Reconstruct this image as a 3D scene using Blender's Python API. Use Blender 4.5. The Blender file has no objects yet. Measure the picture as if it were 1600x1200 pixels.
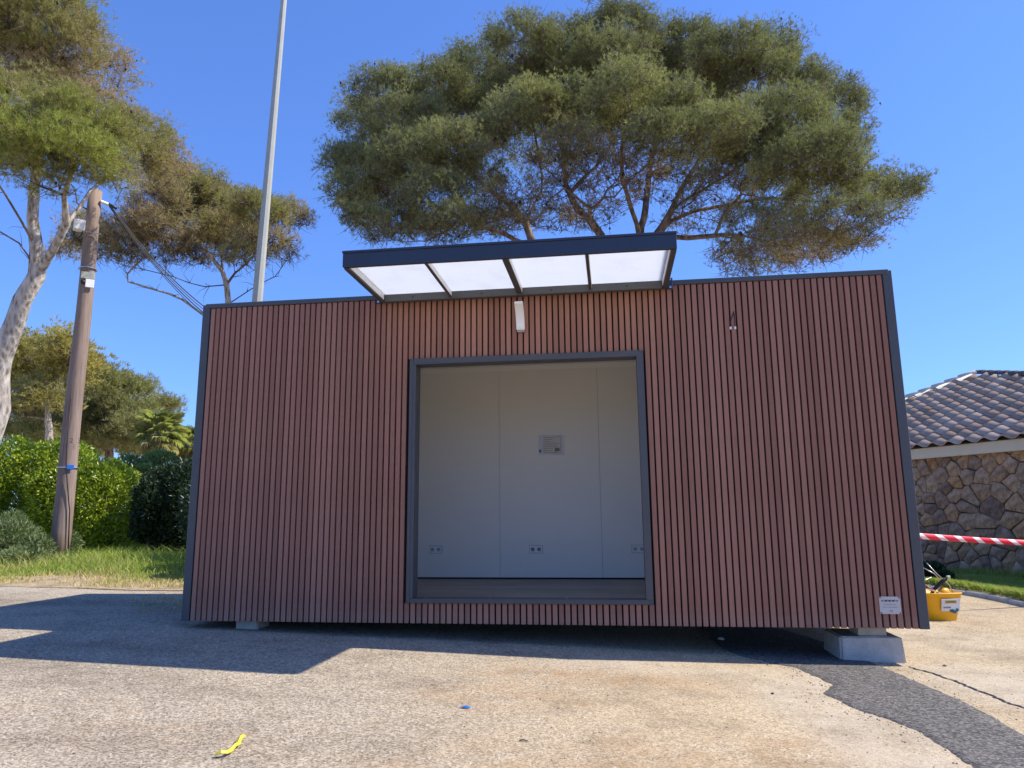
import bpy, bmesh, math, random
import numpy as np
from mathutils import Vector, Matrix
random.seed(7)
rng = np.random.default_rng(7)
S = bpy.context.scene
COL = S.collection
PI = math.pi

# ------------------------------------------------------------------ camera
CAM = np.array([3.622, -5.868, 0.840])
RGT = np.array([0.990598, 0.136515, -0.008894])
UPV = np.array([0.033302, -0.177570, 0.983544])
FWD = np.array([-0.132689, 0.974593, 0.180447])
FOC = 1125.0
cam_d = bpy.data.cameras.new("camera")
cam_d.sensor_width = 36.0
cam_d.lens = 36.0 * FOC / 1600.0
cam_d.clip_start = 0.05
cam_d.clip_end = 2000.0
cam = bpy.data.objects.new("camera", cam_d)
COL.objects.link(cam)
cam.matrix_world = Matrix(((RGT[0], UPV[0], -FWD[0], CAM[0]),
                           (RGT[1], UPV[1], -FWD[1], CAM[1]),
                           (RGT[2], UPV[2], -FWD[2], CAM[2]),
                           (0, 0, 0, 1)))
S.camera = cam

# ------------------------------------------------------------------ light
SUN_EL, SUN_AZ = 48.1, 80.0            # elevation, azimuth clockwise from +Y
world = bpy.data.worlds.new("World")
S.world = world
world.use_nodes = True
wn = world.node_tree
bg = wn.nodes["Background"]
sky = wn.nodes.new("ShaderNodeTexSky")
sky.sky_type = 'NISHITA'
sky.sun_disc = False
sky.sun_elevation = math.radians(SUN_EL)
sky.sun_rotation = math.radians(SUN_AZ)
sky.altitude = 0.0
sky.air_density = 1.0
sky.dust_density = 0.25
sky.ozone_density = 3.0
# the camera's colour response to the clear sky: a gentler gradient and a deeper blue
gam = wn.nodes.new("ShaderNodeGamma")
gam.inputs["Gamma"].default_value = 0.75
tint = wn.nodes.new("ShaderNodeMix")
tint.data_type = 'RGBA'
tint.blend_type = 'MULTIPLY'
tint.inputs[0].default_value = 1.0
tint.inputs[7].default_value = (0.60, 0.92, 1.66, 1)
wn.links.new(sky.outputs[0], gam.inputs["Color"])
wn.links.new(gam.outputs[0], tint.inputs[6])
wn.links.new(tint.outputs[2], bg.inputs["Color"])
bg.inputs["Strength"].default_value = 0.136
sun_d = bpy.data.lights.new("sun", 'SUN')
sun_d.energy = 4.35
sun_d.angle = math.radians(0.5)
sun_d.color = (1.0, 0.92, 0.79)
sun = bpy.data.objects.new("sun", sun_d)
COL.objects.link(sun)
sd = Vector((math.sin(math.radians(SUN_AZ)) * math.cos(math.radians(SUN_EL)),
             math.cos(math.radians(SUN_AZ)) * math.cos(math.radians(SUN_EL)),
             math.sin(math.radians(SUN_EL))))
sun.rotation_euler = sd.to_track_quat('Z', 'Y').to_euler()
sun.location = (12, 3, 14)
S.view_settings.view_transform = 'Standard'
S.view_settings.look = 'None'
S.view_settings.exposure = 0.68
S.view_settings.gamma = 1.0
S.view_settings.use_curve_mapping = False
S.cycles.max_bounces = 8
S.cycles.diffuse_bounces = 5
S.cycles.transparent_max_bounces = 8


# ------------------------------------------------------------------ helpers
def ray(px, py):
    d = RGT * (px - 800) / FOC - UPV * (py - 600) / FOC + FWD
    return d


def at(px, py, depth):
    return CAM + ray(px, py) * depth


GX = [-400, -30, -8, -3, -1.0, 0.5, 3.0, 5.5, 8.0, 11.0, 16.0, 400]
GZ = [0.25, 0.25, 0.03, 0.012, -0.02, -0.073, -0.16, -0.252, -0.31, -0.35, -0.37, -0.37]


def gz(x, y=0.0):
    return np.interp(x, GX, GZ)


def gp(px, py, lift=0.0):
    d = ray(px, py)
    z = -0.1
    for _ in range(40):
        k = (z - CAM[2]) / d[2]
        q = CAM + d * k
        z = float(gz(q[0]))
    q[2] = z + lift
    return q


def vnoise(x, y, seed=0):
    x = np.asarray(x, float); y = np.asarray(y, float)
    xi = np.floor(x).astype(np.int64); yi = np.floor(y).astype(np.int64)
    fx = x - xi; fy = y - yi
    fx = fx * fx * (3 - 2 * fx); fy = fy * fy * (3 - 2 * fy)

    def h(a, b):
        n = (a * 374761393 + b * 668265263 + seed * 974711) & 0xffffffff
        n = ((n ^ (n >> 13)) * 1274126177) & 0xffffffff
        return ((n ^ (n >> 16)) & 0xffff) / 65535.0
    return (h(xi, yi) * (1 - fx) + h(xi + 1, yi) * fx) * (1 - fy) + (h(xi, yi + 1) * (1 - fx) + h(xi + 1, yi + 1) * fx) * fy


def fbm(x, y, seed=0, o=4):
    s = 0; a = 0.5; t = 0
    for i in range(o):
        s = s + a * vnoise(x * 2 ** i, y * 2 ** i, seed + i); t += a; a *= 0.5
    return s / t


def sstep(a, b, x):
    t = np.clip((x - a) / (b - a), 0, 1)
    return t * t * (3 - 2 * t)


def tag(o, label=None, cat=None, group=None, kind=None):
    if label: o["label"] = label
    if cat: o["category"] = cat
    if group: o["group"] = group
    if kind: o["kind"] = kind
    return o


def empty(name, loc=(0, 0, 0), rz=0.0):
    o = bpy.data.objects.new(name, None)
    o.location = tuple(float(v) for v in loc)
    o.rotation_euler = (0, 0, rz)
    o.empty_display_size = 0.2
    COL.objects.link(o)
    return o


def link(name, me, mat=None, parent=None, loc=None):
    o = bpy.data.objects.new(name, me)
    COL.objects.link(o)
    if mat is not None and not me.materials:
        me.materials.append(mat)
    if parent is not None:
        o.parent = parent
    if loc is not None:
        o.location = tuple(float(v) for v in loc)
    return o


def mesh_np(name, V, F, mat=None, tint=None, smooth=False):
    """V (n,3), F list of arrays with 3 or 4 columns (or a single array)"""
    me = bpy.data.meshes.new(name)
    Fs = F if isinstance(F, list) else [F]
    Fs = [np.asarray(f, np.int32) for f in Fs if len(f)]
    V = np.asarray(V, np.float32)
    me.vertices.add(len(V))
    me.vertices.foreach_set("co", V.ravel())
    loops = np.concatenate([f.ravel() for f in Fs])
    cnt = np.concatenate([np.full(len(f), f.shape[1], np.int32) for f in Fs])
    start = np.concatenate([[0], np.cumsum(cnt)[:-1]]).astype(np.int32)
    me.loops.add(len(loops))
    me.loops.foreach_set("vertex_index", loops)
    me.polygons.add(len(cnt))
    me.polygons.foreach_set("loop_start", start)
    try:
        me.polygons.foreach_set("loop_total", cnt)
    except Exception:
        pass
    if smooth:
        me.polygons.foreach_set("use_smooth", np.ones(len(cnt), bool))
    if tint is not None:
        a = me.attributes.new("tint", 'FLOAT', 'POINT')
        a.data.foreach_set("value", np.asarray(tint, np.float32))
    me.update(calc_edges=True)
    if mat: me.materials.append(mat)
    return me


class MB:
    """collects simple solids, builds one mesh"""
    def __init__(self):
        self.bm = bmesh.new()

    def box(self, x0, x1, y0, y1, z0, z1, bevel=0.0, M=None):
        r = bmesh.ops.create_cube(self.bm, size=1.0)
        vs = r['verts']
        for v in vs:
            v.co = Vector(((x0 + x1) / 2 + v.co.x * (x1 - x0), (y0 + y1) / 2 + v.co.y * (y1 - y0), (z0 + z1) / 2 + v.co.z * (z1 - z0)))
        if bevel:
            es = list({e for v in vs for e in v.link_edges})
            rb = bmesh.ops.bevel(self.bm, geom=es, offset=bevel, segments=1, affect='EDGES')
            vs = list({v for f in rb['faces'] for v in f.verts} | {v for v in vs if v.is_valid})
        if M is not None:
            for v in vs:
                if v.is_valid: v.co = M @ v.co
        return self

    def cyl(self, p0, p1, r0, r1=None, n=12, cap=True):
        r1 = r0 if r1 is None else r1
        p0 = Vector(p0); p1 = Vector(p1)
        d = p1 - p0
        M = Matrix.Translation((p0 + p1) / 2) @ d.to_track_quat('Z', 'Y').to_matrix().to_4x4()
        bmesh.ops.create_cone(self.bm, cap_ends=cap, segments=n, radius1=r0, radius2=r1, depth=d.length, matrix=M)
        return self

    def sphere(self, c, r, sub=2, sc=(1, 1, 1)):
        M = Matrix.Translation(Vector(c)) @ Matrix.Diagonal((r * sc[0], r * sc[1], r * sc[2], 1))
        bmesh.ops.create_icosphere(self.bm, subdivisions=sub, radius=1.0, matrix=M)
        return self

    def poly(self, pts):
        self.bm.faces.new([self.bm.verts.new(Vector(p)) for p in pts])
        return self

    def tube(self, pts, rad, n=8):
        pts = [Vector(p) for p in pts]
        rad = rad if hasattr(rad, '__len__') else [rad] * len(pts)
        rings = []
        prev = None
        for i, p in enumerate(pts):
            t = (pts[min(i + 1, len(pts) - 1)] - pts[max(i - 1, 0)]).normalized()
            if prev is None:
                a = t.orthogonal().normalized()
            else:
                a = (prev - t * prev.dot(t)).normalized()
            prev = a
            b = t.cross(a)
            rings.append([self.bm.verts.new(p + (a * math.cos(2 * PI * k / n) + b * math.sin(2 * PI * k / n)) * rad[i]) for k in range(n)])
        for i in range(len(rings) - 1):
            for k in range(n):
                f = self.bm.faces.new((rings[i][k], rings[i][(k + 1) % n], rings[i + 1][(k + 1) % n], rings[i + 1][k]))
                f.smooth = True
        self.bm.faces.new(rings[0][::-1]); self.bm.faces.new(rings[-1])
        return self

    def mesh(self, name, mat=None):
        me = bpy.data.meshes.new(name)
        bmesh.ops.recalc_face_normals(self.bm, faces=self.bm.faces)
        self.bm.to_mesh(me); self.bm.free()
        if mat: me.materials.append(mat)
        return me

    def build(self, name, mat=None, parent=None, loc=None):
        return link(name, self.mesh(name, mat), None, parent, loc)


# ------------------------------------------------------------------ materials
class NT:
    def __init__(self, name, rough=0.6, metal=0.0, spec=0.5):
        self.m = bpy.data.materials.new(name)
        self.m.use_nodes = True
        self.t = self.m.node_tree
        self.b = self.t.nodes["Principled BSDF"]
        self.b.inputs["Roughness"].default_value = rough
        self.b.inputs["Metallic"].default_value = metal
        self.b.inputs["Specular IOR Level"].default_value = spec
        self.co = None

    def n(self, typ, **kw):
        nd = self.t.nodes.new(typ)
        for k, v in kw.items():
            setattr(nd, k, v)
        return nd

    def l(self, a, b):
        self.t.links.new(a, b)

    def coord(self, scale=(1, 1, 1), which="Object"):
        tc = self.n("ShaderNodeTexCoord")
        mp = self.n("ShaderNodeMapping")
        mp.inputs["Scale"].default_value = scale
        self.l(tc.outputs[which], mp.inputs["Vector"])
        return mp.outputs[0]

    def noise(self, scale, detail=4, rough=0.55, vec=None, out="Fac"):
        nd = self.n("ShaderNodeTexNoise")
        nd.inputs["Scale"].default_value = scale
        nd.inputs["Detail"].default_value = detail
        nd.inputs["Roughness"].default_value = rough
        if vec is not None: self.l(vec, nd.inputs["Vector"])
        return nd.outputs[out]

    def voro(self, scale, vec=None, out="Distance", feature='F1'):
        nd = self.n("ShaderNodeTexVoronoi", feature=feature)
        nd.inputs["Scale"].default_value = scale
        if vec is not None: self.l(vec, nd.inputs["Vector"])
        return nd.outputs[out]

    def attr(self, name):
        nd = self.n("ShaderNodeAttribute", attribute_name=name)
        return nd.outputs["Fac"]

    def ramp(self, fac, stops, interp='LINEAR'):
        nd = self.n("ShaderNodeValToRGB")
        r = nd.color_ramp
        r.interpolation = interp
        while len(r.elements) < len(stops): r.elements.new(0.5)
        for e, (p, c) in zip(r.elements, stops):
            e.position = p
            e.color = (*c, 1) if len(c) == 3 else c
        self.l(fac, nd.inputs["Fac"])
        return nd.outputs["Color"]

    def math(self, op, a, b=None, clamp=False):
        nd = self.n("ShaderNodeMath", operation=op, use_clamp=clamp)
        for i, v in enumerate((a, b)):
            if v is None: continue
            if isinstance(v, (int, float)): nd.inputs[i].default_value = v
            else: self.l(v, nd.inputs[i])
        return nd.outputs[0]

    def mix(self, fac, a, b, mode='MIX'):
        nd = self.n("ShaderNodeMix", data_type='RGBA', blend_type=mode)
        for s, v in ((nd.inputs[0], fac), (nd.inputs[6], a), (nd.inputs[7], b)):
            if isinstance(v, (int, float)): s.default_value = v
            elif isinstance(v, tuple): s.default_value = (*v, 1) if len(v) == 3 else v
            else: self.l(v, s)
        return nd.outputs[2]

    def color(self, c):
        if isinstance(c, tuple): self.b.inputs["Base Color"].default_value = (*c, 1)
        else: self.l(c, self.b.inputs["Base Color"])
        return self

    def bump(self, h, strength=0.3, dist=0.01):
        nd = self.n("ShaderNodeBump")
        nd.inputs["Strength"].default_value = strength
        nd.inputs["Distance"].default_value = dist
        self.l(h, nd.inputs["Height"])
        self.l(nd.outputs[0], self.b.inputs["Normal"])
        return self


def simple(name, c, rough=0.5, metal=0.0, var=0.12, scale=6.0, bump=0.0, spec=0.5, vec=(1, 1, 1)):
    t = NT(name, rough, metal, spec)
    v = t.coord(vec)
    f = t.noise(scale, 5, 0.6, v)
    lo = tuple(x * (1 - var) for x in c); hi = tuple(min(1, x * (1 + var)) for x in c)
    t.color(t.ramp(f, [(0.3, lo), (0.7, hi)]))
    if bump: t.bump(t.noise(scale * 12, 3, 0.6, v), bump, 0.004)
    return t.m


def leaf_mat(name, stops, trans=0.35, rough=0.55, noise_scale=0.5, spec=0.3):
    t = NT(name, rough, spec=spec)
    v = t.coord()
    f = t.math('ADD', t.attr("tint"), t.math('MULTIPLY', t.math('SUBTRACT', t.noise(noise_scale, 3, 0.6, v), 0.5), 0.9), clamp=True)
    c = t.ramp(f, stops)
    t.color(c)
    tr = t.n("ShaderNodeBsdfTranslucent")
    c2 = t.mix(1.0, c, (1.0, 1.15, 0.55), 'MULTIPLY')
    t.l(c2, tr.inputs["Color"])
    ms = t.n("ShaderNodeMixShader")
    ms.inputs[0].default_value = trans
    t.l(t.b.outputs[0], ms.inputs[1]); t.l(tr.outputs[0], ms.inputs[2])
    t.l(ms.outputs[0], t.t.nodes["Material Output"].inputs["Surface"])
    return t.m


M = {}
# reddish brown composite cladding
t = NT("composite_slat", 0.75, spec=0.15)
v = t.coord((1, 1, 0.06))
oi = t.n("ShaderNodeObjectInfo")
rn = oi.outputs["Random"]
f = t.noise(160, 4, 0.65, v)
g = t.noise(2.0, 3, 0.5, t.coord((1, 1, 0.7)))
f2 = t.math('ADD', t.math('MULTIPLY', f, 0.45), t.math('ADD', t.math('MULTIPLY', rn, 0.30), t.math('MULTIPLY', g, 0.3)))
cs = t.ramp(f2, [(0.25, (0.235, 0.112, 0.080)), (0.55, (0.33, 0.160, 0.113)), (0.82, (0.43, 0.218, 0.155))])
sz = t.n("ShaderNodeSeparateXYZ"); tco = t.n("ShaderNodeTexCoord"); t.l(tco.outputs["Object"], sz.inputs[0])
splash = t.math('MULTIPLY', t.ramp(sz.outputs[2], [(0.0, (1, 1, 1)), (0.16, (0, 0, 0))]), t.ramp(t.noise(14, 5, 0.7, t.coord()), [(0.4, (0, 0, 0)), (0.7, (1, 1, 1))]))
t.color(t.mix(t.math('MULTIPLY', splash, 0.55), cs, (0.40, 0.33, 0.26)))
t.bump(f, 0.25, 0.0015)
M['slat'] = t.m
M['groove'] = simple("groove_board", (0.010, 0.004, 0.004), 0.8)
M['anthracite'] = simple("anthracite_metal", (0.070, 0.071, 0.074), 0.5, 0.0, 0.08, 3, 0.05)
M['navy'] = simple("navy_metal", (0.024, 0.034, 0.058), 0.38, 0.0, 0.10, 3, 0.05)
M['darkmetal'] = simple("dark_beam_metal", (0.055, 0.060, 0.068), 0.45, 0.0, 0.1, 3)
M['white_panel'] = simple("white_wall_panel", (0.89, 0.87, 0.81), 0.55, 0.0, 0.015, 1.5)
M['white_plastic'] = simple("white_plastic", (0.86, 0.86, 0.85), 0.35, 0.0, 0.02, 4)
M['dark_plastic'] = simple("dark_plastic", (0.02, 0.02, 0.02), 0.45)
M['black'] = simple("black_rubber", (0.012, 0.012, 0.014), 0.55)
M['socket_grey'] = simple('socket_grey', (0.45, 0.45, 0.46), 0.4)
M['screw'] = simple("screw_steel", (0.55, 0.55, 0.56), 0.3, 0.8, 0.05)
t = NT("laminate_floor", 0.38)
v = t.coord((0.8, 9, 1))
f = t.noise(5, 6, 0.65, v)
oi = t.n("ShaderNodeObjectInfo")
f = t.math('ADD', t.math('MULTIPLY', f, 0.7), t.math('MULTIPLY', oi.outputs["Random"], 0.3))
c = t.ramp(f, [(0.25, (0.17, 0.135, 0.105)), (0.6, (0.31, 0.25, 0.20)), (0.85, (0.42, 0.35, 0.29))])
dustm = t.ramp(t.noise(2.2, 5, 0.7, t.coord((1, 2.5, 1))), [(0.52, (0, 0, 0)), (0.68, (1, 1, 1))])
t.color(t.mix(t.math('MULTIPLY', dustm, 0.35), c, (0.42, 0.40, 0.37)))
t.bump(f, 0.1, 0.002)
M['laminate'] = t.m
# translucent roof sheet
t = NT("opal_polycarbonate", 0.25)
v = t.coord()
oc = t.ramp(t.noise(5.0, 6, 0.75, v), [(0.25, (0.78, 0.80, 0.81)), (0.5, (0.85, 0.87, 0.89))])
oc = t.mix(t.ramp(t.voro(16, v), [(0.02, (0.45, 0.45, 0.45)), (0.05, (0, 0, 0))]), oc, (0.45, 0.40, 0.32))
t.color(oc)
tr = t.n("ShaderNodeBsdfTranslucent"); t.l(oc, tr.inputs["Color"])
ms = t.n("ShaderNodeMixShader"); ms.inputs[0].default_value = 0.72
t.l(t.b.outputs[0], ms.inputs[1]); t.l(tr.outputs[0], ms.inputs[2])
t.l(ms.outputs[0], t.t.nodes["Material Output"].inputs["Surface"])
M['opal'] = t.m
# concrete
t = NT("concrete", 0.85)
v = t.coord()
f = t.noise(9, 6, 0.7, v)
sp = t.voro(42, v, "Distance")
c = t.ramp(f, [(0.3, (0.38, 0.36, 0.32)), (0.7, (0.55, 0.52, 0.46))])
c = t.mix(t.ramp(sp, [(0.05, (1, 1, 1)), (0.16, (0, 0, 0))]), c, (0.20, 0.19, 0.17))
t.color(c)
t.bump(t.math('ADD', t.noise(60, 4, 0.7, v), t.math('MULTIPLY', sp, 0.6)), 0.5, 0.008)
M['concrete'] = t.m
M['grey_steel'] = simple("galvanised_steel", (0.38, 0.39, 0.35), 0.5, 0.0, 0.08, 2.5)
t = NT("weathered_pole_wood", 0.78)
v = t.coord((14, 14, 0.5))
f = t.noise(3.0, 6, 0.7, v)
g = t.noise(1.2, 3, 0.5, t.coord((2, 2, 0.4)))
f = t.math('ADD', t.math('MULTIPLY', f, 0.65), t.math('MULTIPLY', g, 0.35))
t.color(t.ramp(f, [(0.30, (0.10, 0.07, 0.055)), (0.52, (0.25, 0.18, 0.145)), (0.72, (0.38, 0.29, 0.235))]))
t.bump(f, 0.5, 0.012)
M['polewood'] = t.m


def bark(name, stops, sc=7.0, vs=(1, 1, 0.35), st=0.9):
    t = NT(name, 0.9, spec=0.2)
    v = t.coord(vs)
    cr = t.voro(sc, v, "Distance", 'F1')
    f = t.math('ADD', t.math('MULTIPLY', t.noise(sc * 0.8, 6, 0.75, v), 0.6), t.math('MULTIPLY', cr, 0.5))
    t.color(t.ramp(f, stops))
    t.bump(f, st, 0.05)
    return t.m


M['bark_brown'] = bark("pine_bark_brown", [(0.25, (0.045, 0.032, 0.026)), (0.5, (0.16, 0.115, 0.09)), (0.75, (0.30, 0.23, 0.19))])
M['bark_pale'] = bark("pine_bark_pale", [(0.26, (0.10, 0.072, 0.058)), (0.38, (0.25, 0.205, 0.17)), (0.52, (0.42, 0.365, 0.32)), (0.75, (0.60, 0.55, 0.49))], 15.0, (1, 1, 0.30), 1.0)
M['twig_brown'] = bark("twig_brown", [(0.3, (0.10, 0.075, 0.06)), (0.7, (0.22, 0.17, 0.14))], 4.0)
M['twig_pale'] = bark("twig_pale", [(0.3, (0.20, 0.165, 0.14)), (0.7, (0.42, 0.37, 0.32))], 4.0)
M['needle_a'] = leaf_mat("aleppo_needles", [(0.0, (0.36, 0.24, 0.13)), (0.15, (0.29, 0.235, 0.12)), (0.32, (0.19, 0.195, 0.095)), (0.55, (0.27, 0.275, 0.125)), (0.8, (0.42, 0.40, 0.17)), (1.0, (0.56, 0.53, 0.22))], 0.27, noise_scale=0.5, spec=0.15)
M['needle_b'] = leaf_mat("browned_needles", [(0.0, (0.46, 0.33, 0.23)), (0.25, (0.42, 0.32, 0.19)), (0.45, (0.34, 0.30, 0.14)), (0.7, (0.30, 0.31, 0.085)), (1.0, (0.40, 0.43, 0.10))], 0.35, noise_scale=0.45, spec=0.15)
M['needle_c'] = leaf_mat("distant_pine_needles", [(0.0, (0.30, 0.25, 0.14)), (0.4, (0.24, 0.24, 0.10)), (1.0, (0.42, 0.40, 0.15))], 0.3, noise_scale=0.25)
M['euc'] = leaf_mat("yellowish_leaves", [(0.0, (0.27, 0.25, 0.13)), (0.45, (0.38, 0.33, 0.12)), (0.75, (0.48, 0.40, 0.13)), (1.0, (0.52, 0.42, 0.18))], 0.4, noise_scale=0.25)
M['hedge_bright'] = leaf_mat("glossy_hedge_leaves", [(0.0, (0.08, 0.12, 0.018)), (0.35, (0.22, 0.29, 0.028)), (0.7, (0.40, 0.47, 0.035)), (1.0, (0.56, 0.60, 0.06))], 0.33, 0.35, 0.8, 0.5)
M['hedge_mid'] = leaf_mat("hedge_leaves", [(0.0, (0.08, 0.11, 0.035)), (0.5, (0.17, 0.23, 0.06)), (1.0, (0.27, 0.33, 0.09))], 0.35, 0.4, 0.8, 0.5)
M['hedge_dark'] = leaf_mat("dark_oleander_leaves", [(0.0, (0.018, 0.035, 0.014)), (0.6, (0.035, 0.062, 0.024)), (1.0, (0.07, 0.10, 0.04))], 0.2, 0.4, 0.8, 0.5)
M['shrub_grey'] = leaf_mat("grey_green_shrub_leaves", [(0.0, (0.09, 0.12, 0.05)), (0.5, (0.18, 0.23, 0.10)), (1.0, (0.28, 0.33, 0.15))], 0.3, 0.6, 1.0)
M['palm'] = leaf_mat("palm_leaves", [(0.0, (0.52, 0.45, 0.24)), (0.3, (0.36, 0.37, 0.14)), (0.7, (0.48, 0.50, 0.20)), (1.0, (0.62, 0.60, 0.30))], 0.35, 0.4, 0.6, 0.5)
M['grass'] = leaf_mat("grass_blades", [(0.0, (0.62, 0.47, 0.27)), (0.25, (0.52, 0.45, 0.19)), (0.45, (0.30, 0.37, 0.08)), (0.8, (0.36, 0.45, 0.08)), (1.0, (0.50, 0.52, 0.14))], 0.4, 0.6, 0.9)
M['palm_trunk'] = bark("palm_trunk_fibre", [(0.3, (0.10, 0.06, 0.045)), (0.7, (0.30, 0.20, 0.15))], 12.0, (1, 1, 1.5))

# old asphalt with dust and rusty stains
t = NT("old_pale_asphalt", 0.95, spec=0.06)
v = t.coord()
big = t.noise(0.7, 5, 0.6, v)
mid = t.noise(5.0, 6, 0.7, v)
fine = t.voro(105, v, "Color")
sx = t.n("ShaderNodeSeparateColor"); t.l(fine, sx.inputs[0])
grain = t.math('ADD', t.math('MULTIPLY', sx.outputs[0], 0.6), t.math('MULTIPLY', t.noise(140, 3, 0.8, v), 0.4))
dust = t.math('ADD', t.attr("dust"), t.math('MULTIPLY', t.math('SUBTRACT', mid, 0.5), 0.9), clamp=True)
ga = t.ramp(grain, [(0.10, (0.11, 0.088, 0.065)), (0.33, (0.29, 0.24, 0.18)), (0.55, (0.42, 0.355, 0.27)), (0.9, (0.66, 0.58, 0.455))])
gb = t.ramp(grain, [(0.08, (0.22, 0.155, 0.09)), (0.33, (0.42, 0.325, 0.205)), (0.6, (0.52, 0.415, 0.275)), (0.92, (0.69, 0.57, 0.40))])
c = t.mix(dust, ga, gb)
st = t.math('MULTIPLY', t.attr("stain"), t.ramp(t.math('ADD', t.math('MULTIPLY', mid, 0.6), t.math('MULTIPLY', big, 0.4)), [(0.42, (0, 0, 0)), (0.62, (1, 1, 1))]))
c = t.mix(t.math('MULTIPLY', st, 0.85), c, t.mix(0.55, c, (0.36, 0.19, 0.075)))
pale = t.math('MULTIPLY', t.attr("pale"), t.ramp(mid, [(0.35, (0.3, 0.3, 0.3)), (0.6, (1, 1, 1))]))
c = t.mix(t.math('MULTIPLY', pale, 0.55), c, (0.56, 0.50, 0.41))
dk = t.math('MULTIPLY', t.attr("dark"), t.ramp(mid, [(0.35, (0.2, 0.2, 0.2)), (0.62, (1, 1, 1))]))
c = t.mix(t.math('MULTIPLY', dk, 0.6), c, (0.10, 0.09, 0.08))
c = t.mix(t.ramp(t.noise(1.7, 6, 0.75, v), [(0.36, (0.6, 0.6, 0.6)), (0.54, (0, 0, 0))]), c, t.mix(1.0, c, (0.60, 0.58, 0.57), 'MULTIPLY'))
sp_ = t.voro(38, v, 'Distance')
c = t.mix(t.ramp(sp_, [(0.06, (0.8, 0.8, 0.8)), (0.14, (0, 0, 0))]), c, (0.07, 0.06, 0.05))
t.color(c)
t.bump(t.math('ADD', t.math('MULTIPLY', grain, 0.8), t.math('MULTIPLY', t.noise(35, 4, 0.7, v), 0.7)), 0.75, 0.012)
M['ground'] = t.m
t = NT("fresh_dark_asphalt", 0.9, spec=0.12)
v = t.coord()
fine = t.voro(85, v, "Color")
sx = t.n("ShaderNodeSeparateColor"); t.l(fine, sx.inputs[0])
grain = t.math('ADD', t.math('MULTIPLY', sx.outputs[0], 0.6), t.math('MULTIPLY', t.noise(120, 3, 0.8, v), 0.4))
c = t.ramp(grain, [(0.1, (0.035, 0.033, 0.032)), (0.4, (0.10, 0.094, 0.088)), (0.65, (0.17, 0.16, 0.148)), (0.92, (0.30, 0.28, 0.26))])
c = t.mix(t.math('MULTIPLY', t.ramp(t.noise(2.5, 5, 0.7, v), [(0.5, (0, 0, 0)), (0.75, (1, 1, 1))]), 0.3), c, (0.26, 0.23, 0.19))
t.color(c)
t.bump(grain, 0.8, 0.012)
M['patch'] = t.m
t = NT("verge_soil", 0.95, spec=0.2)
v = t.coord()
f = t.noise(3.0, 7, 0.75, v)
t.color(t.ramp(f, [(0.3, (0.20, 0.17, 0.08)), (0.5, (0.42, 0.32, 0.20)), (0.7, (0.60, 0.48, 0.34))]))
t.bump(t.noise(30, 5, 0.8, v), 0.8, 0.03)
M['soil'] = t.m
M['render_cream'] = simple("cream_render", (0.66, 0.56, 0.40), 0.8, 0, 0.05, 2.0, 0.1)
M['mortar'] = simple("dark_mortar", (0.10, 0.085, 0.07), 0.95, 0, 0.3, 8, 0.4)
M['ridge_mortar'] = simple("whitewashed_mortar", (0.74, 0.66, 0.54), 0.9, 0, 0.2, 6, 0.5)
t = NT("house_stone", 0.9, spec=0.08)
v = t.coord()
oi = t.n("ShaderNodeObjectInfo")
tn = t.attr("tint")
base = t.ramp(tn, [(0.0, (0.27, 0.21, 0.17)), (0.2, (0.42, 0.34, 0.25)), (0.4, (0.52, 0.42, 0.30)), (0.55, (0.52, 0.38, 0.23)), (0.7, (0.37, 0.31, 0.25)), (0.85, (0.58, 0.41, 0.22)), (1.0, (0.32, 0.18, 0.10))])
f = t.noise(9, 6, 0.7, v)
c = t.mix(t.ramp(f, [(0.38, (0.0, 0.0, 0.0)), (0.62, (0.85, 0.85, 0.85))]), base, t.mix(1.0, base, (0.34, 0.31, 0.30), 'MULTIPLY'))
c = t.mix(1.0, c, (1.12, 0.96, 0.86), 'MULTIPLY')
t.color(c)
t.bump(t.noise(22, 6, 0.7, v), 0.7, 0.02)
M['stone'] = t.m
t = NT("clay_roof_tile", 0.9, spec=0.08)
oi = t.n("ShaderNodeObjectInfo")
v = t.coord()
f = t.math('ADD', t.math('MULTIPLY', oi.outputs["Random"], 0.6), t.math('MULTIPLY', t.noise(9, 5, 0.7, v), 0.4))
t.color(t.ramp(f, [(0.15, (0.36, 0.24, 0.17)), (0.45, (0.48, 0.34, 0.25)), (0.75, (0.56, 0.41, 0.31)), (0.95, (0.66, 0.50, 0.34))]))
t.bump(t.noise(30, 4, 0.7, v), 0.3, 0.01)
M['tile'] = t.m
M['tile_dark'] = simple("dark_ridge_tile", (0.13, 0.11, 0.10), 0.8, 0, 0.25, 8, 0.3)
M['yellow_plastic'] = simple("yellow_plastic", (0.80, 0.42, 0.012), 0.35, 0, 0.06, 8)
M['tape_red'] = None
t = NT("red_white_tape", 0.4)
uvx = t.n("ShaderNodeAttribute", attribute_name="run").outputs["Fac"]
wv = t.math('FRACT', uvx)
t.color(t.ramp(wv, [(0.0, (0.80, 0.012, 0.045)), (0.64, (0.85, 0.72, 0.72))], 'CONSTANT'))
M['tape'] = t.m
M['yellow_strip'] = simple("yellow_plastic_strip", (0.62, 0.50, 0.05), 0.5, 0, 0.2, 30)
M['blue'] = simple("blue_plastic", (0.02, 0.14, 0.50), 0.45)
M['paper'] = simple("printed_paper", (0.70, 0.69, 0.69), 0.6, 0, 0.05, 20)
M['ink'] = simple("grey_ink", (0.22, 0.21, 0.20), 0.7)
M['black_ink'] = simple("black_ink", (0.02, 0.02, 0.02), 0.7)
M['alu'] = simple("brushed_plate", (0.55, 0.50, 0.46), 0.45, 0.0, 0.04, 8)
M['flower'] = simple("yellow_petals", (0.80, 0.62, 0.02), 0.6)
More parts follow.
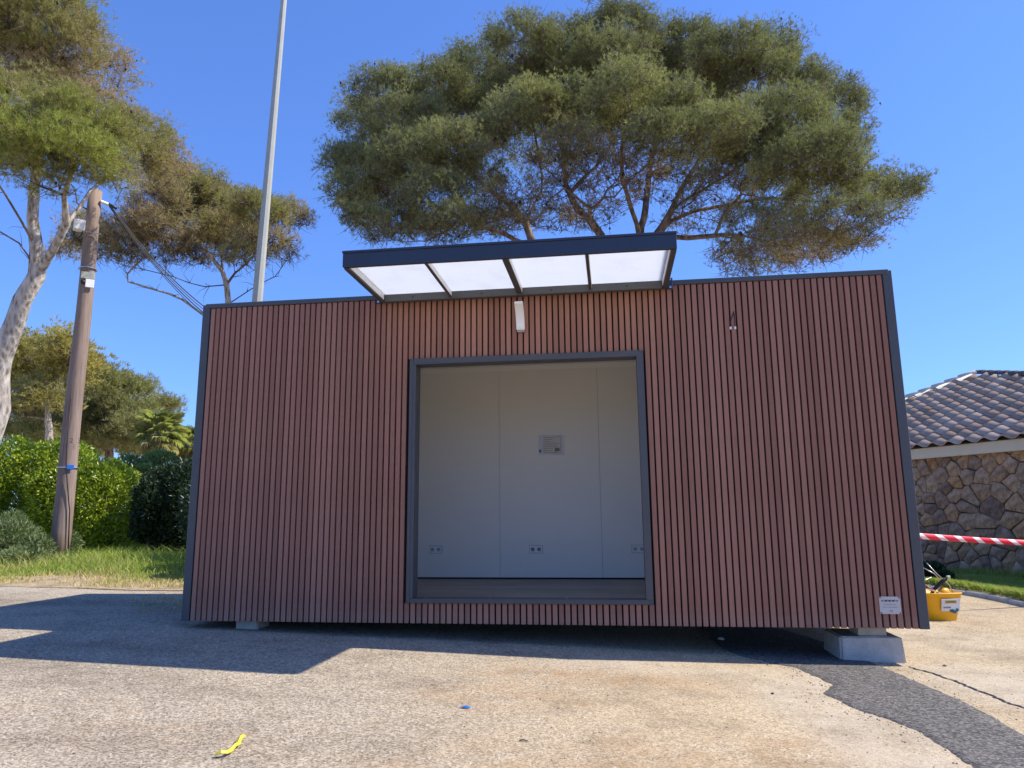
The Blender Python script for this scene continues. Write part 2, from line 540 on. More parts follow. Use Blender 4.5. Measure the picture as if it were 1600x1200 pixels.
M['pebble'] = simple("loose_stone", (0.36, 0.32, 0.27), 0.9, 0, 0.45, 25)

# ------------------------------------------------------------------ ground
xs = np.unique(np.concatenate([np.linspace(-400, -30, 18), np.linspace(-30, -10, 14), np.arange(-10, 12, 0.12), np.linspace(12, 30, 14), np.linspace(30, 400, 18)]))
ys = np.unique(np.concatenate([np.linspace(-60, -8, 10), np.arange(-8, 9, 0.12), np.linspace(9, 40, 20), np.linspace(40, 700, 20)]))
X, Y = np.meshgrid(xs, ys)
Z = gz(X) + 0.012 * (fbm(X * 0.8, Y * 0.8, 3) - 0.5) * ((np.abs(X) < 14) & (np.abs(Y) < 12))
V = np.stack([X, Y, Z], -1).reshape(-1, 3)
nx, ny = len(xs), len(ys)
ii = (np.arange(ny - 1)[:, None] * nx + np.arange(nx - 1)[None, :]).ravel()
F = np.stack([ii, ii + 1, ii + 1 + nx, ii + nx], 1)
me = mesh_np("ground", V, F, M['ground'], smooth=True)


def pattr(me, name, val):
    a = me.attributes.new(name, 'FLOAT', 'POINT')
    a.data.foreach_set("value", np.asarray(val, np.float32).ravel())


dustv = sstep(1.2, 4.4, X + 0.9 * (fbm(X * .6, Y * .6, 11) - .5) * 3 - 0.25 * (Y + 2))
pattr(me, "dust", np.clip(dustv * 0.95 + 0.05, 0, 1))


def blob(cx, cy, rx, ry, seed):
    d = np.sqrt(((X - cx) / rx) ** 2 + ((Y - cy) / ry) ** 2)
    return 1 - sstep(0.35, 1.1, d + 0.7 * (fbm(X * 2, Y * 2, seed) - .5))


stain = np.maximum.reduce([blob(3.4, -1.0, 0.9, 0.40, 5), 0.9 * blob(3.9, -2.7, 1.1, 0.6, 6), 0.9 * blob(2.9, -1.6, 0.7, 0.35, 16),
                           0.8 * blob(3.0, -3.0, 0.9, 0.5, 7), 0.7 * blob(4.6, -2.2, 0.7, 0.3, 8), 0.35 * blob(1.2, -2.6, 1.2, 0.5, 9)])
pattr(me, "stain", stain)
pale = np.maximum.reduce([blob(4.75, -0.9, 0.55, 0.8, 21), blob(4.9, -1.9, 0.5, 1.0, 22), blob(6.1, -0.6, 0.6, 0.9, 23), 0.7 * blob(3.9, -0.6, 0.9, 0.35, 24),
                          0.8 * blob(-4.5, 2.2, 3.0, 0.35, 25), 0.6 * blob(6.6, 1.2, 1.0, 1.0, 26)])
pattr(me, "pale", pale)
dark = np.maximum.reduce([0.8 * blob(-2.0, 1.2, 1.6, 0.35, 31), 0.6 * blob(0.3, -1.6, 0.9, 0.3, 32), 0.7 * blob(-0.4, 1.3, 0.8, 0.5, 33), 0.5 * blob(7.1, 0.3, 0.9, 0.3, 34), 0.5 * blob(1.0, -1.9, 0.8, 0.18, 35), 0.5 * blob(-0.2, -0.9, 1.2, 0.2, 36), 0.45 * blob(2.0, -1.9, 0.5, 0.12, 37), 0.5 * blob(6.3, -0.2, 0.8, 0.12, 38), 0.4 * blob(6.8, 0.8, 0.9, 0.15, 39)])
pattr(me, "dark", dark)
tag(link("ground", me), kind="structure")

# dark strip of newer asphalt, running from under the cabin towards the camera's right
left_px = [(1105, 986), (1113, 1000), (1128, 1014), (1165, 1028), (1210, 1037), (1243, 1043), (1262, 1052), (1300, 1069), (1286, 1083), (1330, 1104), (1385, 1124), (1432, 1141), (1462, 1161), (1492, 1182), (1522, 1203)]
right_px = [(1225, 984), (1290, 1003), (1325, 1018), (1365, 1036), (1410, 1055), (1455, 1075), (1505, 1095), (1555, 1122), (1600, 1148), (1650, 1180)]
Lp = [gp(*p) for p in left_px]; Rp = [gp(*p) for p in right_px]
Lp = [Lp[0] + np.array([-0.1, 0.5, 0])] + Lp + [Lp[-1] + np.array([0.1, -0.9, 0]), Lp[-1] + np.array([0.35, -2.5, 0])]
Rp = [Rp[0] + np.array([-0.1, 0.5, 0])] + Rp + [Rp[-1] + np.array([0.1, -0.9, 0]), Rp[-1] + np.array([0.4, -2.6, 0])]


def resample(P, n, jit, seed):
    P = np.array(P); s = np.r_[0, np.cumsum(np.linalg.norm(np.diff(P[:, :2], axis=0), axis=1))]
    q = np.linspace(0, s[-1], n)
    out = np.stack([np.interp(q, s, P[:, k]) for k in range(2)], 1)
    r = np.random.default_rng(seed)
    out += jit * (r.random((n, 2)) - .5) + jit * 1.5 * np.stack([fbm(q * 6, q * 0, seed) - .5, fbm(q * 6, q * 0 + 5, seed) - .5], 1)
    return out


n = 260
A = resample(Lp, n, 0.016, 1); B = resample(Rp, n, 0.012, 2)
W = 8
KS = [0, 0.02, 0.15, 0.35, 0.5, 0.65, 0.85, 0.98, 1.0]
P = np.concatenate([A * (1 - k) + B * k for k in KS])
Zp = gz(P[:, 0]) + np.repeat([-0.004] + [0.0058] * 7 + [-0.004], n)
# keep the sheet clear of the undulating ground
Zp += 0.012 * (fbm(P[:, 0] * 0.8, P[:, 1] * 0.8, 3) - 0.5)
P3 = np.c_[P, Zp]
ii = (np.arange(W)[:, None] * n + np.arange(n - 1)[None, :]).ravel()
me = mesh_np("asphalt_patch", P3, np.stack([ii, ii + n, ii + n + 1, ii + 1], 1), M['patch'], smooth=True)
tag(link("asphalt_patch", me), kind="structure")


def gzn(x, y):
    return gz(x) + 0.012 * (fbm(np.asarray(x) * 0.8, np.asarray(y) * 0.8, 3) - 0.5)


# loose gravel: many tiny stones, one object
def gravel(name, pts, size, mat, seed):
    r = np.random.default_rng(seed)
    n = len(pts)
    base = np.array([[1, 0, 0], [0, 1, 0], [-1, 0, 0], [0, -1, 0], [0, 0, 0.8]])
    tri = np.array([[0, 1, 4], [1, 2, 4], [2, 3, 4], [3, 0, 4]])
    sc = size * (0.5 + r.random((n, 1, 1)) ** 2 * 1.3)
    b = base[None] * (0.7 + 0.6 * r.random((n, 5, 3))) * sc
    a = r.random(n) * 2 * PI
    ca, sa = np.cos(a)[:, None], np.sin(a)[:, None]
    bx = b[..., 0] * ca - b[..., 1] * sa; by = b[..., 0] * sa + b[..., 1] * ca
    V = np.stack([bx + pts[:, None, 0], by + pts[:, None, 1], b[..., 2] + pts[:, None, 2] - size * 0.1], -1).reshape(-1, 3)
    F = (tri[None] + 5 * np.arange(n)[:, None, None]).reshape(-1, 3)
    o = link(name, mesh_np(name, V, F, mat, tint=np.repeat(r.random(n), 5)))
    return o


r = np.random.default_rng(5)
N = 26000
gx = r.uniform(-5, 8.5, N); gy = -4.4 + 7.5 * r.random(N) ** 1.2
keep = r.random(N) < 0.25 + 0.75 * fbm(gx * 1.5, gy * 1.5, 44) ** 2 * 2
gx, gy = gx[keep], gy[keep]
pts = np.stack([gx, gy, gzn(gx, gy)], 1)
t = NT("gravel_grit", 0.9)
t.color(t.ramp(t.attr("tint"), [(0.0, (0.05, 0.045, 0.042)), (0.35, (0.15, 0.13, 0.11)), (0.6, (0.33, 0.29, 0.24)), (1.0, (0.58, 0.54, 0.47))]))
M['grit'] = t.m
tag(gravel("gravel", pts, 0.0042, M['grit'], 6), "fine loose grit scattered over the pale asphalt", "gravel", kind="stuff")
# dark crumbs of new asphalt along the patch edge
k = r.integers(20, n - 60, 1500)
e = np.where(r.random(1500)[:, None] < 0.65, A[k], B[k])
off = r.normal(0, 0.07, (1500, 2)) * np.array([[1.6, 1.0]])
e = e + off
t = NT("asphalt_crumb", 0.9); t.color((0.045, 0.042, 0.04)); M['crumb'] = t.m
M['cone'] = simple('pine_cone', (0.05, 0.035, 0.028), 0.8)
tag(gravel("asphalt_crumbs", np.c_[e, gzn(e[:, 0], e[:, 1])], 0.0048, M['crumb'], 8), "dark asphalt crumbs spilled along the edges of the new strip", "gravel", kind="stuff")

# crack running right from the block
cr = [gp(1418, 1042), gp(1455, 1052), gp(1490, 1064), gp(1530, 1080), gp(1575, 1098), gp(1620, 1112)]
q = resample(cr, 60, 0.02, 9)
wd = 0.006 + 0.006 * r.random(60)
d = np.gradient(q, axis=0); d /= np.linalg.norm(d, axis=1)[:, None]; nrm = np.stack([-d[:, 1], d[:, 0]], 1)
a = q + nrm * wd[:, None]; b = q - nrm * wd[:, None]
P = np.concatenate([a, b]); P3 = np.c_[P, gzn(P[:, 0], P[:, 1]) + 0.004]
ii = np.arange(59)
tag(link("ground_crack", mesh_np("ground_crack", P3, np.stack([ii, ii + 60, ii + 61, ii + 1], 1), M['black'])), kind="structure")

# ------------------------------------------------------------------ cabin
BW, BH, BD = 5.892, 2.75, 2.44
OX0, OX1, OZ0, OZ1 = 1.945, 3.912, 0.158, 2.172      # outer edge of the opening frame
cabin = empty("cabin", (0, 0, 0))
tag(cabin, "flat-roofed cabin clad in reddish brown vertical slats with a large square opening", "cabin")
# slats
X0, X1, PITCH, SW = 0.073, 5.822, 0.04999, 0.0368
ns = int(round((X1 - X0) / PITCH))


def slat_mesh(z0, z1):
    return MB().box(-SW / 2, SW / 2, 0.0, 0.033, z0, z1, bevel=0.002).mesh("slat", M['slat'])


full_me, top_me, low_me = slat_mesh(0.0, 2.714), slat_mesh(OZ1 + 0.001, 2.714), slat_mesh(0.0, OZ0 - 0.001)
for i in range(ns):
    xc = X0 + PITCH * (i + 0.5)
    jy = random.uniform(0, 0.0012)
    if xc + SW / 2 < OX0 + 0.004 or xc - SW / 2 > OX1 - 0.004:
        link("slat", full_me, None, cabin, (xc, jy, 0))
    else:
        link("slat", top_me, None, cabin, (xc, jy, 0))
        link("slat", low_me, None, cabin, (xc, jy, 0))
# backing boards behind the slats
b = MB()
b.box(0.07, OX0 + 0.02, 0.036, 0.10, 0.004, 2.712); b.box(OX1 - 0.02, BW - 0.07, 0.036, 0.10, 0.004, 2.712)
b.box(OX0 + 0.021, OX1 - 0.021, 0.036, 0.10, OZ1 - 0.02, 2.712); b.box(OX0 + 0.021, OX1 - 0.021, 0.036, 0.10, 0.004, OZ0 + 0.02)
b.build("front_wall_board", M['groove'], cabin)
for x0, x1 in ((0.0, 0.069), (BW - 0.069, BW)):
    MB().box(x0, x1, -0.006, 0.11, -0.002, BH - 0.002, bevel=0.003).build("corner_post", M['anthracite'], cabin)
for x0, x1 in ((0.0, 0.08), (BW - 0.08, BW)):
    MB().box(x0, x1, BD - 0.1, BD, -0.002, BH - 0.002, bevel=0.003).build("corner_post", M['anthracite'], cabin)
MB().box(0.03, BW - 0.025, -0.012, 0.09, 2.716, 2.756, bevel=0.003).build("top_trim", M['anthracite'], cabin)
MB().box(0.003, 0.06, 0.112, BD - 0.102, 0.0, 2.745).build("side_wall", M['anthracite'], cabin)
MB().box(BW - 0.06, BW - 0.003, 0.112, BD - 0.102, 0.0, 2.745).build("side_wall", M['anthracite'], cabin)
MB().box(0.082, BW - 0.082, BD - 0.06, BD - 0.003, 0.0, 2.745).build("rear_wall", M['anthracite'], cabin)
MB().box(0.005, BW - 0.005, 0.092, BD - 0.005, 2.7465, 2.77).build("roof", M['anthracite'], cabin)
MB().box(0.01, BW - 0.01, 0.112, BD - 0.01, -0.0, 0.09).build("base_frame", M['black'], cabin)
# opening frame
fr = MB().box(OX0, OX0 + 0.03, -0.020, 0.012, OZ0, OZ1, bevel=0.002)
frame = fr.build("opening_frame", M['anthracite'], cabin)


def angle(x0, x1, z0, z1, y1, name="frame_rail"):
    return MB().box(x0, x1, -0.0195, y1, z0, z1, bevel=0.002).build(name, M['anthracite'], frame)


angle(OX0 + 0.0305, OX0 + 0.056, OZ0 + 0.036, OZ1 - 0.0525, 0.13)
angle(OX1 - 0.056, OX1, OZ0 + 0.036, OZ1 - 0.0525, 0.13)
angle(OX0 + 0.0305, OX1, OZ1 - 0.052, OZ1, 0.13)
angle(OX0 + 0.0305, OX1, OZ0, OZ0 + 0.0355, 0.13)
for x in (OX0 + 0.022, OX1 - 0.022):
    for z in (OZ0 + 0.012, OZ1 - 0.018):
        for dx in (-0.010, 0.010):
            MB().cyl((x + dx, -0.0225, z - dx * 0.5), (x + dx, -0.0190, z - dx * 0.5), 0.004, n=8).build("screw", M['black'], frame)
for x in (2.09, 2.62, 3.24):
    MB().cyl((x, 0.06, OZ0 + 0.034), (x, 0.06, OZ0 + 0.039), 0.006, n=8).build("screw", M['screw'], frame)
# interior
IY = 2.30
seams = [0.10, 1.225, 2.358, 3.493, 4.626, BW - 0.10]
for a, b_ in zip(seams[:-1], seams[1:]):
    MB().box(a + 0.0012, b_ - 0.0012, IY, IY + 0.04, 0.170, 2.552, bevel=0.0015).build("wall_panel", M['white_panel'], cabin)
MB().box(0.10, BW - 0.10, IY + 0.041, IY + 0.07, 0.10, 2.56).build("wall_core", M['groove'], cabin)
for x0, x1 in ((0.062, 0.098), (BW - 0.098, BW - 0.062)):
    MB().box(x0, x1, 0.14, IY - 0.002, 0.17, 2.552).build("wall_panel", M['white_panel'], cabin)
b = MB()
b.box(0.10, OX0 - 0.002, 0.102, 0.138, 0.17, 2.552); b.box(OX1 + 0.002, BW - 0.1, 0.102, 0.138, 0.17, 2.552); b.box(OX0 - 0.001, OX1 + 0.001, 0.132, 0.138, OZ1 - 0.03, 2.552)
b.build("inner_front_lining", M['white_panel'], cabin)
MB().box(0.065, BW - 0.065, 0.112, IY + 0.07, 2.565, 2.60).build("ceiling_panel", M['white_panel'], cabin)
co = MB()
for k, (dy, z0, z1) in enumerate(((0.012, 2.508, 2.563), (0.022, 2.530, 2.5625), (0.034, 2.548, 2.562))):
    co.box(0.11 + k * .001, BW - 0.11 - k * .001, IY - dy, IY - 0.0006 * (k + 1), z0, z1)
co.build("cornice", simple('white_gloss_trim', (0.95, 0.94, 0.91), 0.4, 0, 0.01), cabin)
MB().box(0.1, BW - 0.1, 0.115, IY + 0.04, 0.095, 0.138).build("floor_slab", M['groove'], cabin)
fy = 0.132
while fy < IY - 0.02:
    y1 = min(fy + 0.19, IY + 0.03)
    x = 0.1 - random.uniform(0.0, 1.0)
    while x < BW - 0.1:
        xa, xb = max(0.1, x), min(BW - 0.1, x + 1.28)
        if xb - xa > 0.02:
            MB().box(xa + 0.0006, xb - 0.0006, fy + 0.0006, y1 - 0.0006, 0.140, 0.1535 + random.uniform(0, 0.0004)).build("floor_plank", M['laminate'], cabin)
        x += 1.28
    fy = y1
print("cabin done")

# canopy ------------------------------------------------------------
can = empty("canopy", (2.9, 0, 2.68))
tag(can, "rectangular canopy with navy front beam and white translucent panels above the opening", "canopy")


def cbox(name, mat, x0, x1, y0, y1, z0, z1, bev=0.003, parent=None):
    o = MB().box(x0 - 2.9, x1 - 2.9, y0, y1, z0 - 2.68, z1 - 2.68, bevel=bev).build(name, mat, parent or can)
    return o


cx0, cx1 = 1.68, 4.132
cbox("front_beam", M['navy'], cx0, cx1, -0.95, -0.915, 2.682, 2.790)
cbox("front_cap", M['navy'], cx0 - 0.004, cx1 + 0.004, -0.958, -0.905, 2.7905, 2.808)
cbox("rear_beam", M['anthracite'], cx0 + 0.0455, cx1 - 0.0455, -0.075, -0.022, 2.672, 2.738)
cbox("side_beam", M['darkmetal'], cx0, cx0 + 0.04, -0.914, -0.02, 2.675, 2.785)
cbox("side_beam", M['darkmetal'], cx1 - 0.04, cx1, -0.914, -0.02, 2.675, 2.785)
cbox("lit_inner_face", M['white_plastic'], cx0 + 0.0405, cx0 + 0.0445, -0.912, -0.08, 2.69, 2.740, 0)  # white strip puts the light on the beam's inner face into its colour
cbox("lit_inner_face", M['white_plastic'], cx1 - 0.0445, cx1 - 0.0405, -0.912, -0.08, 2.69, 2.740, 0)
raf = [(2.305, 0.024), (2.902, 0.048), (3.497, 0.024)]
for x, w in raf:
    cbox("rafter", M['darkmetal'], x - w / 2, x + w / 2, -0.9145, -0.0755, 2.690, 2.738)
    cbox("rafter_white_side", M['white_plastic'], x + w / 2 + 0.0005, x + w / 2 + 0.004, -0.912, -0.08, 2.695, 2.738, 0)  # thin white sheet along the rafter's right side
edges = [cx0 + 0.0445] + [x for x, w in raf] + [cx1 - 0.0445]
for a, b_ in zip(edges[:-1], edges[1:]):
    cbox("roof_sheet", M['opal'], a + 0.002, b_ - 0.002, -0.913, -0.022, 2.7395, 2.7495, 0)
for x in (1.98, 2.58, 3.17, 3.80):
    MB().cyl((x - 2.9, -0.0765, 0.024), (x - 2.9, -0.0745, 0.024), 0.008, n=12).build("drain_hole", M['black'], can)
for x, s in ((cx0, -1), (cx1, 1)):
    br = cbox("wall_bracket", M['navy'], min(x, x + s * 0.045), max(x, x + s * 0.045), -0.030, -0.021, 2.672, 2.772)
    for z in (2.69, 2.757):
        if s < 0 and z > 2.7: continue
        MB().cyl((x + s * 0.024 - 2.9, -0.036, z - 2.68), (x + s * 0.024 - 2.9, -0.030, z - 2.68), 0.009, n=10).build("bolt", M['screw'], br)

# wall lamp ----------------------------------------------------------
lamp = empty("wall_lamp", (2.905, -0.0, 2.37))
tag(lamp, "white curved wall lamp with a motion sensor below the canopy", "lamp")
bm = bmesh.new()
prof = []
for k in range(11):
    s = k / 10
    prof.append((-(0.030 + 0.125 * (1 - math.cos(s * PI / 2 * 1.0)) ** 0.9), 0.012 + 0.205 * math.sin(s * 1.15) / math.sin(1.15)))
rows = []
for k, (y, z) in enumerate(prof):
    y2, z2 = prof[min(k + 1, 10)]; y1, z1 = prof[max(k - 1, 0)]
    ty, tz = y2 - y1, z2 - z1; L = math.hypot(ty, tz); ny_, nz_ = -tz / L, ty / L
    h = 0.015
    w = 0.035
    rows.append([bm.verts.new(p) for p in ((-w, y + ny_ * h, z + nz_ * h), (w, y + ny_ * h, z + nz_ * h), (w, y - ny_ * h, z - nz_ * h), (-w, y - ny_ * h, z - nz_ * h))])
for a, b_ in zip(rows[:-1], rows[1:]):
    for k in range(4):
        bm.faces.new((a[k], a[(k + 1) % 4], b_[(k + 1) % 4], b_[k]))
bm.faces.new(rows[0]); bm.faces.new(rows[-1])
bmesh.ops.recalc_face_normals(bm, faces=bm.faces)
bmesh.ops.bevel(bm, geom=[e for e in bm.edges if e.calc_face_angle(0) > 0.8], offset=0.004, segments=2, affect='EDGES')
me = bpy.data.meshes.new("lamp_body"); bm.to_mesh(me); bm.free()
link("lamp_body", me, M['white_plastic'], lamp)
MB().box(-0.032, 0.032, -0.030, -0.001, -0.004, 0.10, bevel=0.004).build("wall_mount", M['grey_steel'], lamp)
MB().sphere((0.004, -0.046, 0.036), 0.016, 2, (1, 0.6, 1)).build("motion_sensor", M['white_panel'], lamp)

# loose wires right of the canopy
wr = empty("loose_cable", (4.63, -0.0, 2.33))
tag(wr, "thin loose cable poking out between slats, its two white connectors hanging at the right", "cable")
MB().tube([(0.022, 0.016, 0.16), (0.024, -0.003, 0.13), (0.006, -0.008, 0.09), (-0.008, -0.006, 0.055), (-0.010, -0.006, 0.005)], 0.0032, 6).build("wire", M['black'], wr)
MB().tube([(0.024, -0.003, 0.125), (0.027, -0.006, 0.07), (0.026, -0.006, 0.005)], 0.0032, 6).build("wire", M['black'], wr)
for x in (-0.010, 0.026):
    MB().cyl((x, -0.008, -0.014), (x, -0.008, 0.006), 0.0085, n=8).build("connector", M['white_plastic'], wr)


def text(name, body, size, M4, mat, parent=None, extr=0.0002, align='CENTER'):
    cu = bpy.data.curves.new(name, 'FONT')
    cu.body = body; cu.size = size; cu.extrude = extr; cu.align_x = align; cu.align_y = 'CENTER'
    cu.materials.append(mat)
    o = bpy.data.objects.new(name, cu)
    COL.objects.link(o)
    bpy.context.view_layer.update()
    me = bpy.data.meshes.new_from_object(o.evaluated_get(bpy.context.evaluated_depsgraph_get()))
    bpy.data.objects.remove(o)
    o = link(name, me, mat, parent)
    o.matrix_local = M4
    return o


FACE = Matrix.Rotation(PI / 2, 4, 'X')       # text upright, facing -Y
# name plate
pl = empty("name_plate", (5.632, -0.001, 0.166))
tag(pl, "small pale metal plate with CE mark at the cabin's bottom right corner", "plate")
MB().box(-0.074, 0.074, -0.003, 0.0, -0.062, 0.062, bevel=0.0).build("plate", M['alu'], pl)
for x in (-0.066, 0.066):
    for z in (-0.055, 0.055):
        MB().cyl((x, -0.0055, z), (x, -0.003, z), 0.005, n=8).build("rivet", M['black'], pl)
for k, x in enumerate((-0.050, -0.025, 0.0, 0.025, 0.050)):
    lp = MB()
    h = 0.011
    lp.poly([(x - 0.010, -0.0034, 0.026), (x + 0.006, -0.0034, 0.026), (x + 0.011, -0.0034, 0.034), (x + 0.010, -0.0034, 0.044), (x + 0.006, -0.0034, 0.036), (x - 0.010, -0.0034, 0.038)])
    lp.build("emblem", M['black_ink'] if 0 < k < 4 else M['ink'], pl)
text("lettering", "06 44 33 62 14", 0.0135, Matrix.Translation((0, -0.0036, 0.006)) @ FACE, M['ink'], pl)
text("lettering", "www.modulocabines.fr", 0.0115, Matrix.Translation((0, -0.0036, -0.013)) @ FACE, M['ink'], pl)
text("lettering", "CE", 0.020, Matrix.Translation((0.004, -0.0036, -0.042)) @ FACE, M['black_ink'], pl)

# sockets on the back wall
def socket(x, z, label, torn=False):
    s = empty("wall_socket", (x, IY, z))
    tag(s, label, "socket", "double sockets on the cabin's back wall")
    MB().box(-0.0755, 0.0755, -0.0015, 0.0, -0.0435, 0.0435).build('outline_sheet', M['ink'], s)  # dark sheet that shows as an outline round the cover plate
    MB().box(-0.072, 0.072, -0.012, -0.0016, -0.04, 0.04, bevel=0.003).build("cover_plate", M['white_plastic'], s)
    for dx in (-0.036, 0.036):
        w = MB().cyl((dx, -0.0132, 0), (dx, -0.0095, 0), 0.021, n=20).build("socket_well", M['ink'] if torn else M['socket_grey'], s)
        for q in (-0.009, 0.009):
            MB().cyl((dx + q, -0.0142, 0), (dx + q, -0.0128, 0), 0.0035, n=8).build("pin_hole", M['black'], w)
    if torn:
        f = MB()
        rr = random.Random(3)
        for k in range(7):
            a = rr.uniform(-0.07, 0.05); c = rr.uniform(-0.036, 0.02)
            f.poly([(a, -0.013, c), (a + rr.uniform(.01, .03), -0.016, c + rr.uniform(-.004, .004)), (a + rr.uniform(.008, .02), -0.019, c + rr.uniform(.01, .022))])
        f.build("protective_film", M['opal'], s)


socket(1.62, 0.475, "double socket low on the back wall, near the opening's left side")
socket(2.763, 0.475, "double socket covered by torn shiny film, between the other two", True)
socket(3.888, 0.475, "double socket low on the back wall, near the opening's right side")
# paper in a plastic sleeve
pp = empty("paper_notice", (2.955, IY, 1.63), 0)
pp.rotation_euler = (0, math.radians(1.5), 0)
tag(pp, "printed sheet in a clear sleeve taped to the back wall", "notice")
MB().box(-0.145, 0.150, -0.0015, 0.0, -0.115, 0.118).build("sleeve", simple("clear_sleeve", (0.62, 0.61, 0.58), 0.15, 0, 0.1, 8), pp)
MB().box(-0.105, 0.120, -0.0035, -0.0018, -0.100, 0.105).build("sheet", M['paper'], pp)
ln = MB()
for k in range(9):
    z = 0.085 - k * 0.021
    x1 = 0.02 if k in (0, 1, 2, 6, 7) else 0.10
    ln.box(-0.09, x1 - 0.015 * (k % 3), -0.0045, -0.0036, z - 0.0022, z + 0.0022)
ln.box(0.030, 0.108, -0.0045, -0.0036, 0.092, 0.096); ln.box(0.107, 0.111, -0.0045, -0.0036, -0.09, 0.096); ln.box(0.030, 0.106, -0.0045, -0.0036, -0.09, -0.086)
ln.box(0.027, 0.030, -0.0045, -0.0036, 0.045, 0.096); ln.box(0.040, 0.095, -0.0042, -0.0036, -0.07, -0.03)
ln.build("printed_lines", M['ink'], pp)
MB().box(-0.136, -0.118, -0.0035, -0.0018, -0.085, -0.052).build("black_mark", M['black_ink'], pp)

# ------------------------------------------------------------------ blocks under the cabin
def block(name, x0, x1, y0, y1, z1, taper, label, seed):
    zb = min(float(gz(x0)), float(gz(x1))) - 0.02
    bm = bmesh.new()
    bmesh.ops.create_cube(bm, size=1.0)
    bmesh.ops.subdivide_edges(bm, edges=bm.edges[:], cuts=5, use_grid_fill=True)
    bmesh.ops.bevel(bm, geom=[e for e in bm.edges if e.calc_face_angle(0) > 1.0], offset=0.04, segments=2, affect='EDGES')
    rr = np.random.default_rng(seed)
    cx, cy = (x0 + x1) / 2, (y0 + y1) / 2
    for v in bm.verts:
        tz = v.co.z + 0.5
        k = 1 - taper * tz
        n_ = 0.006 * (vnoise(v.co.x * 6 + v.co.z * 4, v.co.y * 6 + 3 * v.co.z, seed) - .5)
        v.co = Vector(((v.co.x * (x1 - x0)) * k + n_, v.co.y * (y1 - y0) * k + n_, tz * (z1 - zb) + n_ * 0.6))
    me = bpy.data.meshes.new(name); bm.to_mesh(me); bm.free()
    o = link(name, me, M['concrete'], None, (cx, cy, zb))
    return tag(o, label, "block")


block("concrete_block", 5.275, 5.745, 0.09, 0.55, -0.0755, 0.06, "large grey concrete block on the asphalt below the cabin's right end", 1)
block("concrete_block", 0.425, 0.625, 0.11, 0.33, -0.003, 0.03, "small rough stone-grey block wedged under the cabin's left end", 2)
o = MB().box(-0.102, 0.102, -0.10, 0.12, 0, 0.070, bevel=0.004).build("concrete_pad", M['concrete'], None, (5.535, 0.24, -0.0735))
tag(o, "small flat concrete pad lying on top of the large block", "block")
o = MB().box(-0.102, 0.102, -0.10, 0.10, 0, 0.36, bevel=0.006).build("concrete_support", M['concrete'], None, (5.55, 2.28, -0.362))
tag(o, "concrete support under the cabin's back right corner", "block")
o = MB().box(-0.102, 0.102, -0.10, 0.10, 0, 0.10, bevel=0.006).build("concrete_support", M['concrete'], None, (0.3, 2.28, -0.102))
tag(o, "concrete support under the cabin's back left corner", "block")


def stone_mesh(name, r, seed, mat, sc=(1, 1, 0.6)):
    bm = bmesh.new()
    bmesh.ops.create_icosphere(bm, subdivisions=2, radius=r)
    rr = random.Random(seed)
    for v in bm.verts:
        v.co *= 1 + rr.uniform(-0.22, 0.22)
        v.co = Vector((v.co.x * sc[0], v.co.y * sc[1], max(v.co.z, -r * 0.5) * sc[2]))
    me = bpy.data.meshes.new(name); bm.to_mesh(me); bm.free()
    me.materials.append(mat)
    return me


for (px, py, rr_, mt, lab) in ((1127, 1000, 0.03, 'ridge_mortar', "pale pebble in the shade under the cabin, on the dark strip's left edge"),
                               (1476, 1041, 0.014, 'dark_plastic', "black pebble on the pale ground right of the concrete block"),
                               (1207, 1084, 0.010, 'dark_plastic', "tiny dark pebble on the beige ground left of the dark strip")):
    p = gp(px, py, rr_ * 0.2)
    tag(link("pebble", stone_mesh("pebble", rr_, int(px), M[mt]), None, None, p), lab, "stone")

# yellow strip of plastic on the ground
sp_px = [(336, 1184), (345, 1184), (352, 1183), (359, 1179), (366, 1174), (371, 1167), (375, 1161), (380, 1156)]
c = gp(355, 1178)
sm = bmesh.new()
prev = None
for k, pxy in enumerate(sp_px):
    p = gp(*pxy); q = gp(sp_px[min(k + 1, 7)][0], sp_px[min(k + 1, 7)][1]); p0 = gp(*sp_px[max(k - 1, 0)])
    tn_ = (q - p0)[:2]; tn_ /= np.linalg.norm(tn_); nn = np.array([-tn_[1], tn_[0]]) * (0.009 + 0.003 * (k % 2))
    h = 0.012 + 0.012 * math.sin(k * 1.9) ** 2
    row = [sm.verts.new((p[0] - c[0] + nn[0] * s, p[1] - c[1] + nn[1] * s, p[2] - c[2] + h + (0.008 if s == 0 else 0))) for s in (-1, 0, 1)]
    low = [sm.verts.new(v.co - Vector((0, 0, 0.003))) for v in row]
    if prev:
        for a in (0, 1):
            sm.faces.new((prev[0][a], prev[0][a + 1], row[a + 1], row[a])); sm.faces.new((prev[1][a], row_low := low[a], low[a + 1], prev[1][a + 1]))
        sm.faces.new((prev[0][0], row[0], low[0], prev[1][0])); sm.faces.new((prev[0][2], prev[1][2], low[2], row[2]))
    prev = (row, low)
me = bpy.data.meshes.new("plastic_strip"); sm.to_mesh(me); sm.free()
tag(link("plastic_strip", me, M['yellow_strip'], None, c), "crumpled curved yellow plastic strip lying on the asphalt", "litter")
p = gp(726, 1107, 0.002)
bb = MB()
bb.poly([(-0.03, -0.005, 0.001), (0.0, -0.016, 0.006), (0.034, 0.0, 0.003), (0.008, 0.014, 0.012), (-0.012, 0.012, 0.004)])
bb.poly([(-0.028, -0.004, 0.0), (0.0, 0.015, 0.001), (0.03, 0.002, 0.0), (0.0, -0.014, 0.001)])
tag(bb.build("plastic_scrap", M['blue'], None, p), "small blue plastic scrap lying on the pale ground", "litter")
p = gp(818, 1159, 0.002)
